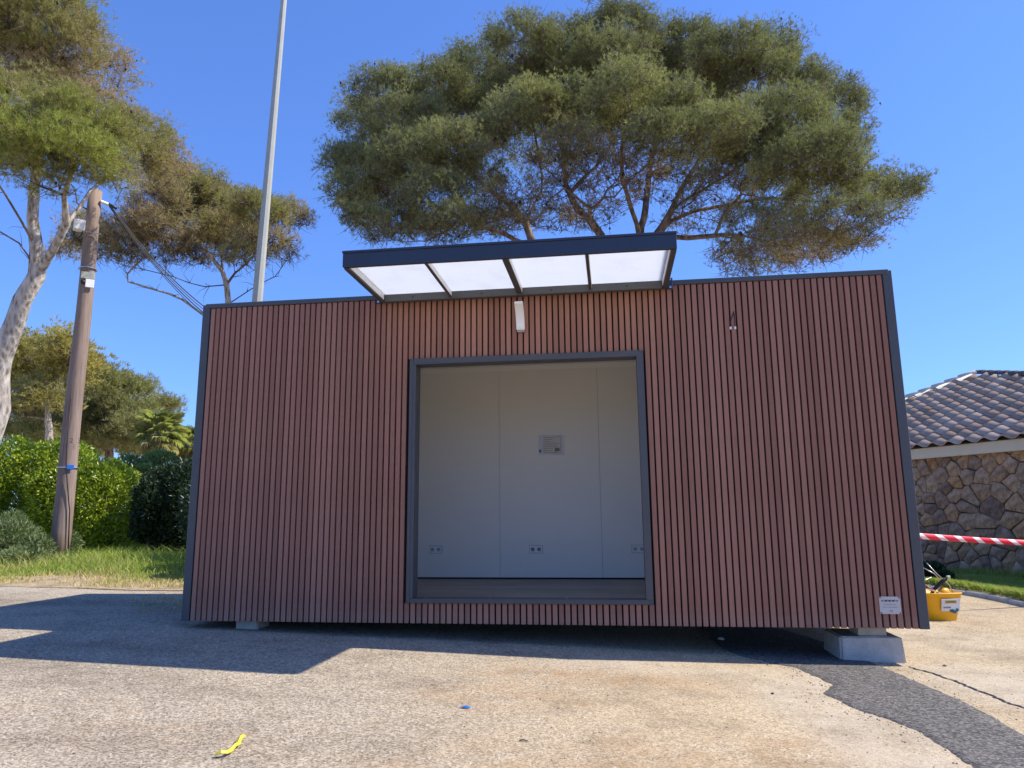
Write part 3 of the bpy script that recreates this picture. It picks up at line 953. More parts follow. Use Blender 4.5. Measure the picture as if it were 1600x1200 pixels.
tag(MB().tube([(-0.02, 0, 0.003), (0, 0.004, 0.006), (0.02, -0.004, 0.003)], 0.0035, 6).build("twig", M['twig_brown'], None, p), "short brown twig on the beige ground near the picture's bottom", "twig")
print("small items done")


# ------------------------------------------------------------------ stone house, right
HA = np.array([10.41, 7.658, 0.0])
hu = np.array([-0.5008, 0.8656, 0.0]); hn = np.array([-0.8656, -0.5008, 0.0])   # along wall, towards the viewer
HZ0, HZ1 = -0.42, 1.858
house = empty("stone_house", (HA[0], HA[1], -0.36))
house.rotation_euler = (0, 0, math.atan2(-hu[1], -hu[0]))     # local x runs against hu (to the right in the view), local y = away
tag(house, "low stone-walled house with a clay-tiled hip roof beside the cabin", "house")
HOFF = -0.36
# local coordinates: x = -u, y = -n


def hl(u, n_, z):
    return (-u, -n_, z - HOFF)


UL, UR, DEP = 7.1, -5.0, -7.6
wall = MB()
wall.box(-UL, -UR, 0.028, 0.30, HZ0 - HOFF, HZ1 + 0.15 - HOFF)
wall_o = wall.build("front_wall", M['mortar'], house)
w2 = MB()
w2.box(-UL, -UL + 0.3, 0.31, -DEP, HZ0 - HOFF, HZ1 + 0.15 - HOFF); w2.box(-UR - 0.3, -UR, 0.31, -DEP, HZ0 - HOFF, HZ1 + 0.15 - HOFF); w2.box(-UL + .31, -UR - .31, -DEP - 0.3, -DEP, HZ0 - HOFF, HZ1 + 0.15 - HOFF)
w2.build("side_wall", M['render_cream'], house)


def clip(poly, nx_, ny_, d):
    out = []
    for i in range(len(poly)):
        a = poly[i]; b = poly[(i + 1) % len(poly)]
        da = a[0] * nx_ + a[1] * ny_ - d; db = b[0] * nx_ + b[1] * ny_ - d
        if da <= 0: out.append(a)
        if (da < 0 < db) or (db < 0 < da):
            t_ = da / (da - db); out.append((a[0] + t_ * (b[0] - a[0]), a[1] + t_ * (b[1] - a[1])))
    return out


def stones_region(x0, x1, z0, z1, cell, seed, gap=0.0045):
    """irregular rubble cells (x to the right, z up)"""
    rr = np.random.default_rng(seed)
    pts = []
    tries = 0
    area = (x1 - x0) * (z1 - z0)
    tgt = int(area / (cell * cell * 0.72))
    while len(pts) < tgt and tries < 9000:
        tries += 1
        p = (rr.uniform(x0, x1), rr.uniform(z0, z1))
        md = cell * rr.choice([0.35, 0.6, 0.85, 1.15])
        if all(((p[0] - q[0]) / 1.3) ** 2 + (p[1] - q[1]) ** 2 * 1.5 > md * md for q in pts): pts.append(p)
    P = np.array(pts)
    cells = []
    for i, p in enumerate(P):
        dd = np.hypot(*(P - p).T); nb = np.argsort(dd)[1:22]
        poly = [(x0, z0), (x1, z0), (x1, z1), (x0, z1)]
        for j in nb:
            q = P[j]; nx_, nz_ = (q - p) / dd[j]
            poly = clip(poly, nx_, nz_, (p[0] + q[0]) / 2 * nx_ + (p[1] + q[1]) / 2 * nz_ - gap)
            if len(poly) < 3: break
        # drop near-duplicate corners
        pl_ = []
        for a in poly:
            if not pl_ or math.hypot(a[0] - pl_[-1][0], a[1] - pl_[-1][1]) > 0.02: pl_.append(a)
        if len(pl_) > 3 and math.hypot(pl_[0][0] - pl_[-1][0], pl_[0][1] - pl_[-1][1]) < 0.02: pl_.pop()
        if len(pl_) >= 3: cells.append(pl_)
    return cells


def stone_geo(poly, rr, tilt=0.012):
    c = np.mean(poly, 0)
    n_ = len(poly); pr = rr.uniform(0.004, 0.042)
    tx, tz = rr.normal(0, tilt * 2, 2)
    jit = rr.normal(0, 0.009, (n_, 2))
    V, F = [], []
    for lvl, (sh, dep) in enumerate(((1.0, 0.028), (0.99, -pr + 0.010), (0.94, -pr))):
        for k, a in enumerate(poly):
            x = c[0] + (a[0] + jit[k][0] - c[0]) * sh; z = c[1] + (a[1] + jit[k][1] - c[1]) * sh
            V.append((x - c[0], dep + ((x - c[0]) * tx + (z - c[1]) * tz) * (lvl > 0) + (rr.normal(0, 0.002) if lvl == 2 else 0), z - c[1]))
    V.append((rr.normal(0, .02), -pr - rr.uniform(-0.002, 0.008), rr.normal(0, .02)))
    for lvl in (0, 1):
        for k in range(n_):
            a = lvl * n_ + k; b = lvl * n_ + (k + 1) % n_
            F.append((a, b, b + n_)); F.append((a, b + n_, a + n_))
    for k in range(n_):
        F.append((2 * n_ + k, 2 * n_ + (k + 1) % n_, 3 * n_))
    return c, np.array(V), np.array(F)


rr = np.random.default_rng(12)
cells = stones_region(-3.4, 2.4, HZ0 - HOFF + 0.0, HZ1 + 0.12 - HOFF, 0.285, 3)
print("stones", len(cells))
for poly in cells[:298]:
    c, V, F = stone_geo(poly, rr)
    hgt = c[1]
    tn_ = float(np.clip(rr.random() * 0.75 + (0.25 if hgt > 1.6 and rr.random() < .6 else 0), 0, 1))
    link("stone", mesh_np("stone", V, F, M['stone'], tint=np.full(len(V), tn_)), None, wall_o, (c[0], 0, c[1]))
VV, FF, TT, k = [], [], [], 0
for xa, xb, sd_ in ((-UL, -3.41, 4), (2.41, -UR, 5)):
    for poly in stones_region(xa, xb, HZ0 - HOFF, HZ1 + 0.12 - HOFF, 0.30, sd_):
        c, V, F = stone_geo(poly, rr)
        V = V + np.array([c[0], 0, c[1]])
        VV.append(V); FF.append(F + k); k += len(V); TT.append(np.full(len(V), rr.random() * .8))
tag(link("stone_facing", mesh_np("stone_facing", np.concatenate(VV), np.concatenate(FF), M['stone'], tint=np.concatenate(TT)), None, wall_o), kind="stuff")
# fascia
FZ0, FZ1 = 1.855, 2.055
MB().box(-UL - 0.3, -UR + 0.3, -0.10, 0.026, FZ0 - HOFF, FZ1 - HOFF, bevel=0.004).build("fascia", M['render_cream'], house)
# roof
PIT = math.radians(26.5)
EZ = 2.075
AU, AN = 3.02, -3.9                        # apex along wall / behind the eave (n negative = away)
AZ = EZ + 3.9 * math.tan(PIT)
deck = MB()
e_l, e_r = (-UL, -0.13, EZ - 0.02 - HOFF), (-UR, -0.13, EZ - 0.02 - HOFF)
b_l, b_r = (-UL, 7.8, EZ - 0.02 - HOFF), (-UR, 7.8, EZ - 0.02 - HOFF)
ap = (-AU, 3.9, AZ - 0.03 - HOFF)
deck.poly([e_l, e_r, ap]); deck.poly([e_r, b_r, ap]); deck.poly([b_r, b_l, ap]); deck.poly([b_l, e_l, ap]); deck.poly([e_l, b_l, b_r, e_r])
roof = deck.build("roof", M['tile_dark'], house)
TW, TL_ = 0.33, 0.31
# S-profile tile: x across, y up the slope, z normal


def tile_mesh():
    nseg = 8
    prof = []
    for k in range(nseg + 1):
        s = k / nseg
        x = s * TW
        if s < 0.55:
            z = 0.055 * math.sin(s / 0.55 * PI) ** 0.9
        else:
            z = -0.018 * math.sin((s - 0.55) / 0.45 * PI)
        prof.append((x, z))
    V = []; F = []
    for (y, dz) in ((-0.03, 0.028), (TL_ + 0.0, 0.0)):
        for x, z in prof: V.append((x, y, z + dz))
    for x, z in prof: V.append((x, -0.03, z + 0.028 - 0.016))
    m_ = nseg + 1
    for k in range(nseg):
        F.append((k, k + 1, m_ + k + 1, m_ + k)); F.append((2 * m_ + k, 2 * m_ + k + 1, k + 1, k))
    return mesh_np("roof_tile", np.array(V), np.array(F), M['tile'])


tme = tile_mesh()
for p_ in tme.polygons: p_.use_smooth = True
rot = Matrix.Rotation(PIT, 4, 'X')
# each candidate tile with left-bottom corner (x, s up slope); inside the triangular face
SL = 4.03 / math.cos(PIT)
cands = []
rowi = 0
s = 0.0
while s < SL - 0.1:
    f_ = (s + 0.15) / SL
    xl = -UL + (-AU + UL) * f_; xr = -UR + (-AU + UR) * f_
    k0 = math.ceil((xl - 0.05) / TW); k1 = math.floor((xr - TW + 0.1) / TW)
    for k in range(k0, k1 + 1):
        cands.append((k * TW, s))
    s += TL_ - 0.01
vis = [c for c in cands if -5.2 < c[0] < 1.6]
vis.sort(key=lambda c: abs(c[0] + 1.5) )
single = vis[:296]; ss = set(single)
others = [c for c in cands if c not in ss]
for (x, s_) in single:
    o = link("roof_tile", tme, None, roof)
    j = random.uniform(-1, 1)
    base = Vector((x + 0.005 * random.uniform(-1, 1), -0.16 + s_ * math.cos(PIT), EZ - HOFF + s_ * math.sin(PIT)))
    o.matrix_local = Matrix.Translation(base) @ rot @ Matrix.Rotation(0.02 * j, 4, 'Z') @ Matrix.Rotation(0.012 * random.uniform(-1, 1), 4, 'X')
if others:
    tv = np.array([v.co[:] for v in tme.vertices]); tf = np.array([p_.vertices[:] for p_ in tme.polygons])
    R3 = np.array(rot.to_3x3())
    VV = []; FF = []
    for i, (x, s_) in enumerate(others):
        VV.append(tv @ R3.T + np.array([x, -0.16 + s_ * math.cos(PIT), EZ - HOFF + s_ * math.sin(PIT)])); FF.append(tf + i * len(tv))
    tag(link("tile_field", mesh_np("tile_field", np.concatenate(VV), np.concatenate(FF), M['tile'], smooth=True), None, roof), kind="stuff")
# half-round ridge tiles along the two hips


def ridge_tile_mesh(name, mat, r_=0.11, L=0.36):
    nseg = 8; V = []; F = []
    for y, rr_ in ((0, r_ * 1.08), (L, r_ * 0.92)):
        for q_ in (1.0, 0.86):
            for k in range(nseg + 1):
                a = PI * k / nseg
                V.append((math.cos(a) * rr_ * q_, y, math.sin(a) * rr_ * q_ * 0.85))
    m_ = nseg + 1
    for k in range(nseg):
        F.append((k, k + 1, 2 * m_ + k + 1, 2 * m_ + k))
        F.append((m_ + k, m_ + k + 1, k + 1, k))
    return mesh_np(name, np.array(V), np.array(F), mat, smooth=True)


def hip(p0, p1, mat, name, step=0.30, r_=0.11, sh=Vector((0, 0, 0))):
    p0 = Vector(p0) + sh; p1 = Vector(p1) + sh; d = p1 - p0; n_ = int(d.length / step)
    me = ridge_tile_mesh(name, mat, r_)
    yv = d.normalized(); xv = yv.cross(Vector((0, 0, 1))).normalized(); zv = xv.cross(yv)
    for k in range(n_):
        p = p0 + d * ((k + 0.0) / n_)
        o = link(name, me, None, roof)
        Mx = Matrix((xv.to_4d(), yv.to_4d(), zv.to_4d(), Vector((0, 0, 0, 1)))).transposed()
        Mx.col[3] = Vector((*(p + zv * (0.03 + 0.006 * random.random())), 1))
        o.matrix_local = Mx


hip((e_l[0], e_l[1], e_l[2] + 0.03), (ap[0], ap[1], ap[2] + 0.04), M['ridge_mortar'], "ridge_tile", 0.30, 0.16, Vector((0.02, -0.10, -0.06)))
hip((e_r[0], e_r[1], e_r[2] + 0.03), (ap[0], ap[1], ap[2] + 0.04), M['tile_dark'], "ridge_tile")
# mortar bedding under the pale hip tiles
d = Vector(ap) - Vector(e_l)
MB().tube([Vector(e_l) + Vector((0.12, -0.02, 0.0)), Vector(ap) + Vector((0.05, -0.20, -0.06))], 0.13, 8).build("mortar_bed", M['ridge_mortar'], roof)
print("house done")

# ------------------------------------------------------------------ trees
def grow(trunk, limbs, anchors, tips, rs, step=0.4, jit=0.05, wpath=0.28):
    """returns nodes (n,3), parent (n)"""
    nodes = []; par = []; plen = []; dirs = []

    def add(p, pa):
        nodes.append(p); par.append(pa)
        if pa < 0: plen.append(0.0); dirs.append(np.array([0, 0, 1.0]))
        else:
            d = p - nodes[pa]; L = np.linalg.norm(d) + 1e-9
            plen.append(plen[pa] + L); dirs.append(d / L)
        return len(nodes) - 1

    def path(start, pts, st=step, jt=0.02):
        cur = start
        for q in pts:
            q = np.asarray(q, float); p = nodes[cur]; L = np.linalg.norm(q - p); n_ = max(1, int(L / st))
            t0 = dirs[cur] * L * 0.5
            for k in range(1, n_ + 1):
                s_ = k / n_
                lin = p + (q - p) * s_
                bez = (1 - s_) ** 2 * p + 2 * s_ * (1 - s_) * (p + t0) + s_ ** 2 * q
                w_ = lin * 0.65 + bez * 0.35
                if k < n_: w_ = w_ + rs.normal(0, jt * min(L, 2.0), 3)
                cur = add(w_, cur)
        return cur

    r0 = add(np.asarray(trunk[0], float), -1)
    path(r0, trunk[1:], st=0.35, jt=0.008)
    trunk_n = len(nodes)
    for lb in limbs:
        N_ = np.array(nodes); j = int(np.argmin(np.linalg.norm(N_ - np.asarray(lb[0]), axis=1)))
        path(j, lb[1:], st=0.35, jt=0.012)
    lo = trunk_n // 2
    ref = np.array(nodes[trunk_n - 1])
    for group, jt in ((anchors, jit), (tips, jit * 0.9)):
        if not len(group): continue
        G = np.array(group); order = np.argsort(np.linalg.norm(G - ref, axis=1))
        arr = np.zeros((len(nodes) + len(G) * 40, 3)); arr[:len(nodes)] = nodes
        pl_ = np.zeros(len(arr)); pl_[:len(nodes)] = plen
        cnt = len(nodes)
        for i in order:
            a = G[i]
            dd = np.linalg.norm(arr[lo:cnt] - a, axis=1)
            j = lo + int(np.argmin(dd + wpath * pl_[lo:cnt]))
            path(j, [a], st=step * 0.8, jt=jt)
            m_ = len(nodes)
            arr[cnt:m_] = nodes[cnt:m_]; pl_[cnt:m_] = plen[cnt:m_]; cnt = m_
    return np.array(nodes), np.array(par)


def radii(par, R0, tip, nodes=None):
    n_ = len(par); ch = np.zeros(n_); 
    isleaf = np.ones(n_, bool); isleaf[par[par >= 0]] = False
    NL = isleaf.sum(); e = math.log(max(NL, 3)) / math.log(R0 / tip)
    acc = np.where(isleaf, tip ** e, 0.0)
    for i in range(n_ - 1, 0, -1):
        acc[par[i]] += acc[i]
    r_ = acc ** (1 / e)
    if nodes is not None:
        pl_ = np.zeros(n_)
        for i in range(1, n_):
            pl_[i] = pl_[par[i]] + np.linalg.norm(nodes[i] - nodes[par[i]])
        f_ = 1 - 0.62 * np.clip((pl_ / pl_.max() - 0.12) / 0.5, 0, 1)
        r_ = np.maximum(r_ * f_, np.minimum(r_, tip))
    return r_, isleaf


def twigs(nodes, par, rad, rs, per, L, rmax=0.03, w=0.006):
    """short bare side twigs on the thin wood"""
    idx = np.where((rad < rmax) & (par >= 0))[0]
    idx = np.repeat(idx, per)
    if not len(idx): return None
    d = norm_rows(nodes[idx] - nodes[par[idx]])
    b = nodes[idx] - d * rs.random((len(idx), 1)) * 0.2
    u = norm_rows(d * 0.6 + rs.normal(0, 0.75, (len(idx), 3)))
    ln = L * (0.35 + rs.random((len(idx), 1)))
    m_ = b + u * ln * 0.55 + rs.normal(0, 0.03, b.shape)
    t_ = m_ + norm_rows(u + rs.normal(0, .4, b.shape)) * ln * 0.45
    s1 = norm_rows(np.cross(u, rs.normal(0, 1, b.shape))) * w; s2 = norm_rows(np.cross(u, s1)) * w
    V = np.stack([b + s1, b - s1 * .5 + s2, b - s1 * .5 - s2, m_ + s1 * .6, m_ - s1 * .3 + s2 * .6, m_ - s1 * .3 - s2 * .6, t_], 1).reshape(-1, 3)
    o = np.arange(len(idx))[:, None] * 7
    F4 = np.concatenate([o + np.array([a, b_, b_ + 3, a + 3]) for a, b_ in ((0, 1), (1, 2), (2, 0))])
    F3 = np.concatenate([o + np.array([a, b_, 6]) for a, b_ in ((3, 4), (4, 5), (5, 3))])
    return V, F4, F3


def skin(nodes, par, rad, thick=0.03):
    """tubes along chains; returns V, F arrays for thick and thin wood"""
    n_ = len(nodes)
    main = -np.ones(n_, int); best = np.zeros(n_)
    for i in range(1, n_):
        p = par[i]
        if rad[i] > best[p]: best[p] = rad[i]; main[p] = i
    out = {0: ([], [], 0), 1: ([], [], 0)}
    Vs = [[], []]; Fs = [[], []]; base = [0, 0]
    started = np.zeros(n_, bool)
    starts = [(-1, 0)] + [(par[i], i) for i in range(1, n_) if main[par[i]] != i]
    for p, i in starts:
        ch = ([p] if p >= 0 else []) + [i]
        c = i
        while main[c] >= 0:
            c = main[c]; ch.append(c)
        if len(ch) < 2: continue
        P = nodes[ch]; R = rad[ch].copy()
        if p >= 0: R[0] = min(R[0], R[1] * 1.3)
        kind = 0 if R[1] > thick else 1
        k_ = (14 if R[1] > 0.12 else 8 if R[1] > 0.05 else 6) if kind == 0 else (4 if R[1] > 0.012 else 3)
        T = np.gradient(P, axis=0); T /= (np.linalg.norm(T, axis=1)[:, None] + 1e-9)
        a = np.cross(T[0], [0.3, 0.2, 1.0]); 
        if np.linalg.norm(a) < 1e-3: a = np.cross(T[0], [1, 0, 0])
        a /= np.linalg.norm(a)
        ang = np.arange(k_) * 2 * PI / k_
        rings = np.zeros((len(ch), k_, 3))
        for q in range(len(ch)):
            a = a - T[q] * (a @ T[q]); a /= np.linalg.norm(a) + 1e-9
            b = np.cross(T[q], a)
            rr_ = R[q]
            if kind == 0 and rr_ > 0.08:
                rr_ = rr_ * (1 + 0.09 * np.sin(ang * 3 + q * 0.9) + 0.05 * np.sin(ang * 5 + q * 2.1))
                rings[q] = P[q] + (a[None] * np.cos(ang)[:, None] + b[None] * np.sin(ang)[:, None]) * rr_[:, None]
            else:
                rings[q] = P[q] + (a[None] * np.cos(ang)[:, None] + b[None] * np.sin(ang)[:, None]) * rr_
        m_ = len(ch)
        idx = (np.arange(m_ - 1)[:, None] * k_ + np.arange(k_)[None]).ravel()
        nxt = (np.arange(m_ - 1)[:, None] * k_ + (np.arange(k_)[None] + 1) % k_).ravel()
        F = np.stack([idx, nxt, nxt + k_, idx + k_], 1) + base[kind]
        Vs[kind].append(rings.reshape(-1, 3)); Fs[kind].append(F); base[kind] += m_ * k_
    res = []
    for kk in (0, 1):
        res.append((np.concatenate(Vs[kk]), np.concatenate(Fs[kk])) if Vs[kk] else None)
    return res


def norm_rows(a):
    return a / (np.linalg.norm(a, axis=-1, keepdims=True) + 1e-9)


def needles(C, D, T, rs, nn=9, L=0.11, w=0.010, spread=0.75):
    """tufts of thin triangles: centres C, axes D, tints T"""
    n_ = len(C)
    d = norm_rows(D[:, None, :] + rs.normal(0, spread, (n_, nn, 3)))
    ln = L * (0.7 + 0.6 * rs.random((n_, nn, 1)))
    b0 = C[:, None, :] + d * ln * 0.08 + rs.normal(0, L * 0.18, (n_, nn, 3))
    side = norm_rows(np.cross(d, rs.normal(0, 1, (n_, nn, 3)))) * w * 0.5
    V = np.stack([b0 - side, b0 + side, b0 + d * ln], 2).reshape(-1, 3)
    F = np.arange(n_ * nn * 3).reshape(-1, 3)
    tt = np.repeat(T + rs.normal(0, 0.05, n_), nn * 3)
    return V, F, tt


def leaves(C, D, T, rs, L=0.06, w=0.035, spread=0.8):
    n_ = len(C)
    d = norm_rows(D + rs.normal(0, spread, (n_, 3)))
    side = norm_rows(np.cross(d, rs.normal(0, 1, (n_, 3))))
    ln = L * (0.7 + 0.6 * rs.random((n_, 1))); ww = w * (0.7 + 0.6 * rs.random((n_, 1))) * 0.5
    up = np.cross(side, d) * ww * 0.35
    a = C; b = C + d * ln * 0.45 + side * ww + up; c = C + d * ln; e = C + d * ln * 0.45 - side * ww + up
    V = np.stack([a, b, c, e], 1).reshape(-1, 3)
    i = np.arange(n_) * 4
    F = np.concatenate([np.stack([i, i + 1, i + 2], 1), np.stack([i, i + 2, i + 3], 1)])
    return V, F, np.repeat(T, 4)


def ell_pts(c, r3, n_, rs, zlo=-0.55, shell=0.45):
    u = norm_rows(rs.normal(0, 1, (n_ * 3, 3)))
    u = u[u[:, 2] > zlo][:n_]
    rad_ = ((shell + (1 - shell) * rs.random(len(u)) ** 0.6) * (1 + rs.normal(0, 0.09, len(u))))[:, None]
    return c + u * rad_ * r3, u


def pine(label, group, trunk_pts, limbs, clumps, dens, R0, tuft, seed, foliage, barkm, twigm, cat="tree", step=0.4, tip=0.006, tufts_per_tip=14, tuft_r=0.3, flat=0.75, upbias=0.7, tipstart=0.0, name="pine_tree", jit=0.05, thin=1.0, twn=2, twL=0.38, tww=0.006, cones=0, cone_r=0.035):
    """clumps: (centre xyz, rx, ry(depth), rz, density factor, tint shift)"""
    rs = np.random.default_rng(seed)
    anchors = []; tips = []; tinfo = []
    for (c, rx, rd, rz, df, ts) in clumps:
        c = np.asarray(c, float)
        anchors.append(c - np.array([0, 0, rz * 0.35]))
        n_ = max(3, int(dens * rx * rd ** 0.5 * rz ** 0.5 * max(df, 0.8) * 4))
        P, U = ell_pts(c, np.array([rx, rd, rz]), n_, rs)
        tips.append(P); tinfo.append(np.c_[U, np.full(len(P), ts), np.full(len(P), df)])
    tipsA = np.concatenate(tips); tinfo = np.concatenate(tinfo)
    nodes, par = grow(trunk_pts, limbs, anchors, tipsA, rs, step=step, jit=jit)
    rad, isleaf = radii(par, R0, tip, nodes)
    base = Vector(trunk_pts[0])
    root = empty(name, base)
    tag(root, label, cat, group)
    B = np.array(base)
    res = skin(nodes, par, rad)
    if res[0]:
        link("trunk", mesh_np("trunk", res[0][0] - B, res[0][1], barkm, smooth=True), None, root)
    if res[1]:
        tw_ = twigs(nodes, par, rad, rs, twn, twL, w=tww)
        nb = len(res[1][0])
        link("branches", mesh_np("branches", np.concatenate([res[1][0], tw_[0]]) - B, [np.concatenate([res[1][1], tw_[1] + nb]), tw_[2] + nb], twigm), None, root)
    # tufts round each tip
    m_ = tufts_per_tip
    n_ = len(tipsA)
    off = norm_rows(rs.normal(0, 1, (n_, m_, 3))) * (rs.random((n_, m_, 1)) ** 0.5) * tuft_r * (0.6 + 0.75 * rs.random((n_, 1, 1)))
    off[..., 2] = off[..., 2] * flat + tuft_r * 0.15
    C = (tipsA[:, None] + off).reshape(-1, 3)
    U = np.repeat(tinfo[:, :3], m_, 0)
    D = U * 0.5 + off.reshape(-1, 3) / tuft_r * 0.5 + np.array([0, 0, upbias])
    tb = np.repeat(0.5 + tinfo[:, 3] + rs.normal(0, 0.06, n_), m_) + rs.normal(0, 0.05, n_ * m_)
    keep = rs.random(len(C)) < np.repeat(np.clip(tinfo[:, 4], 0.1, 1) ** 1.25, m_) * thin
    nn, L, w = tuft
    V, F, T = needles(C[keep], norm_rows(D[keep]), tb[keep], rs, nn, L, w)
    cr = link("crown", mesh_np("crown", V - B, F, foliage, tint=np.clip(T, 0, 1)), None, root)
    # pine cones hanging in the foliage: small dark eight-sided lumps
    if cones:
        k_ = rs.integers(0, n_, cones)
        cc = tipsA[k_] + rs.normal(0, tuft_r * 0.3, (cones, 3))
        r6 = np.array([[1, 0, 0], [-1, 0, 0], [0, 1, 0], [0, -1, 0], [0, 0, 1.6], [0, 0, -1.6]]) * cone_r
        cv = (cc[:, None] + r6[None] * (0.7 + .6 * rs.random((cones, 1, 1)))).reshape(-1, 3)
        t8 = np.array([[0, 2, 4], [2, 1, 4], [1, 3, 4], [3, 0, 4], [2, 0, 5], [1, 2, 5], [3, 1, 5], [0, 3, 5]])
        tag(link("cones", mesh_np("cones", cv - B, (t8[None] + 6 * np.arange(cones)[:, None, None]).reshape(-1, 3), M['cone']), None, root), kind="stuff")
    print(name, "nodes", len(nodes), "tufts", keep.sum(), "tris", len(F))
    return root


def pxc(px, py, rx, ry, dep, df=1.0, ts=0.0, rdep=None):
    k = dep / FOC
    return (at(px, py, dep), rx * k, (rdep if rdep else rx * k * 1.0), ry * k, df, ts)


# the broad umbrella-shaped pine behind the cabin
D0 = 23.0
cl = []
top = [(960, 62, 75, 42), (1060, 85, 70, 40), (1135, 88, 62, 40), (1205, 92, 50, 50), (885, 88, 66, 44), (812, 75, 66, 44), (742, 122, 62, 45), (684, 138, 48, 40),
       (604, 152, 60, 38), (560, 190, 38, 32), (640, 200, 66, 46), (722, 186, 66, 46), (800, 150, 60, 46), (1268, 128, 32, 34), (1300, 170, 52, 46), (1318, 222, 40, 42), (950, 110, 80, 50), (1060, 130, 80, 50), (1180, 140, 70, 50), (880, 140, 70, 50)]
for i, (x, y, a, b) in enumerate(top):
    cl.append(pxc(x, y, a, b, D0 + 0.8 + 2.2 * math.sin(i * 2.3), 1.0, 0.0))
front = [(982, 158, 68, 50, .16), (905, 165, 45, 40, .05), (1058, 172, 50, 34, .08), (1128, 205, 56, 38, .14), (1228, 195, 68, 46, .05), (1180, 230, 60, 34, .05), (1285, 245, 58, 38, .04), (1238, 262, 66, 32, .0),
         (832, 178, 60, 38, .16), (780, 195, 34, 26, .05), (1040, 215, 56, 28, .05), (700, 240, 60, 40, -.02), (640, 255, 62, 42, -.02), (1325, 265, 30, 30, 0)]
for i, (x, y, a, b, ts) in enumerate(front):
    cl.append(pxc(x, y, a, b, D0 - 3.6 + 1.0 * math.sin(i * 1.7), 1.1, ts))
lower = [(572, 268, 60, 40, 1, 0), (530, 252, 28, 28, .9, 0), (545, 300, 32, 30, .9, 0), (600, 318, 58, 36, 1, -.03), (680, 305, 58, 34, .9, -.03), (745, 285, 56, 34, .7, -.1), (575, 348, 36, 22, 1, -.03), (640, 352, 50, 20, .9, -.05), (715, 342, 50, 22, .8, -.1), (600, 362, 40, 14, .7, -.1), (680, 366, 50, 12, .6, -.1), (770, 350, 50, 16, .5, -.15), (540, 320, 22, 18, .8, 0),
         (1150, 262, 60, 26, .7, -.12), (1205, 305, 66, 22, .8, -.08), (1285, 305, 60, 24, .9, -.03), (1365, 292, 44, 22, 1, .03), (1412, 300, 32, 20, 1, .03), (1385, 318, 46, 16, .8, 0), (1310, 335, 60, 18, .7, -.05), (1240, 350, 60, 18, .6, -.12),
         (1180, 345, 50, 16, .5, -.15), (1265, 388, 70, 22, .7, -.42), (1325, 375, 50, 22, .75, -.40), (1200, 402, 60, 14, .5, -.3), (1380, 345, 34, 12, .5, -.1), (1250, 412, 50, 10, .4, -.4), (1160, 425, 40, 10, .3, .05),
         (860, 262, 50, 22, .4, -.3), (930, 255, 50, 20, .4, -.3), (1000, 262, 50, 20, .4, -.3), (1075, 262, 56, 22, .45, -.25), (800, 300, 44, 16, .35, -.3), (900, 352, 40, 10, .2, -.1), (770, 320, 50, 18, .4, -.2),
         (880, 300, 60, 26, .34, -.4), (960, 300, 50, 24, .3, -.42), (1040, 290, 60, 24, .32, -.42), (1120, 300, 60, 26, .36, -.38), (920, 335, 50, 16, .25, -.4), (1090, 345, 60, 16, .3, -.35), (1150, 395, 50, 14, .35, -.3), (860, 340, 50, 14, .3, -.4), (800, 345, 50, 16, .4, -.3), (700, 352, 50, 16, .3, -.2), (1180, 375, 60, 16, .25, -.25), (1240, 365, 60, 20, .4, -.2), (900, 225, 60, 24, .5, -.2), (760, 355, 40, 12, .25, -.1)]
for i, (x, y, a, b, df, ts) in enumerate(lower):
    cl.append(pxc(x, y, a, b, D0 - 1.0 + 3.2 * math.sin(i * 2.9), df, ts))
back = [(700, 230, 90, 40), (830, 215, 90, 34), (960, 205, 90, 30), (1090, 200, 90, 34), (1200, 215, 90, 36), (620, 240, 70, 40), (900, 180, 90, 36), (1030, 160, 90, 36)]
for i, (x, y, a, b) in enumerate(back):
    cl.append(pxc(x, y, a, b, D0 + 4.4 + 1.1 * math.sin(i * 2.1), 0.8, -.02))
tb = at(952, 770, D0); tb[2] = gz(tb[0]) - 0.1
trunk = [tb, at(948, 700, D0), at(944, 600, D0), at(950, 520, D0)]
limbs = [
    [at(950, 520, D0), at(885, 440, D0 - .2), at(838, 392, D0 - .4), at(822, 350, D0 - .5), at(846, 300, D0 - .8), at(842, 250, D0 - 1.2), at(835, 205, D0 - 1.8)],
    [at(836, 392, D0 - .4), at(770, 360, D0 - .8), at(700, 330, D0 - 1.0), at(640, 310, D0 - 1)],
    [at(822, 350, D0 - .5), at(770, 300, D0), at(720, 250, D0 + .5), at(700, 200, D0 + .5)],
    [at(950, 520, D0), at(985, 440, D0 - .3), at(1000, 372, D0 - .5), at(986, 325, D0 - .8), at(972, 280, D0 - 1.2), at(975, 210, D0 - 1.8)],
    [at(1000, 372, D0 - .5), at(1010, 310, D0), at(1020, 240, D0 + .5), at(1040, 180, D0 + .8)],
    [at(985, 440, D0 - .3), at(1022, 375, D0 - .2), at(1048, 330, D0 - .4), at(1100, 296, D0 - .8), at(1150, 262, D0 - 1.4), at(1205, 240, D0 - 2.0)],
    [at(1048, 330, D0 - .4), at(1080, 270, D0), at(1130, 200, D0 + .6), at(1170, 150, D0 + .8)],
    [at(1022, 385, D0 - .2), at(1075, 372, D0 - .6), at(1140, 366, D0 - 1.0), at(1210, 380, D0 - 1.4), at(1280, 395, D0 - 1.5)],
    [at(1048, 345, D0 - .3), at(1110, 325, D0 + .2), at(1190, 310, D0 + .5), at(1270, 315, D0 + .3), at(1350, 305, D0)],
    [at(940, 470, D0), at(945, 380, D0 + .3), at(905, 330, D0 + .8), at(880, 260, D0 + 1.4)],
]
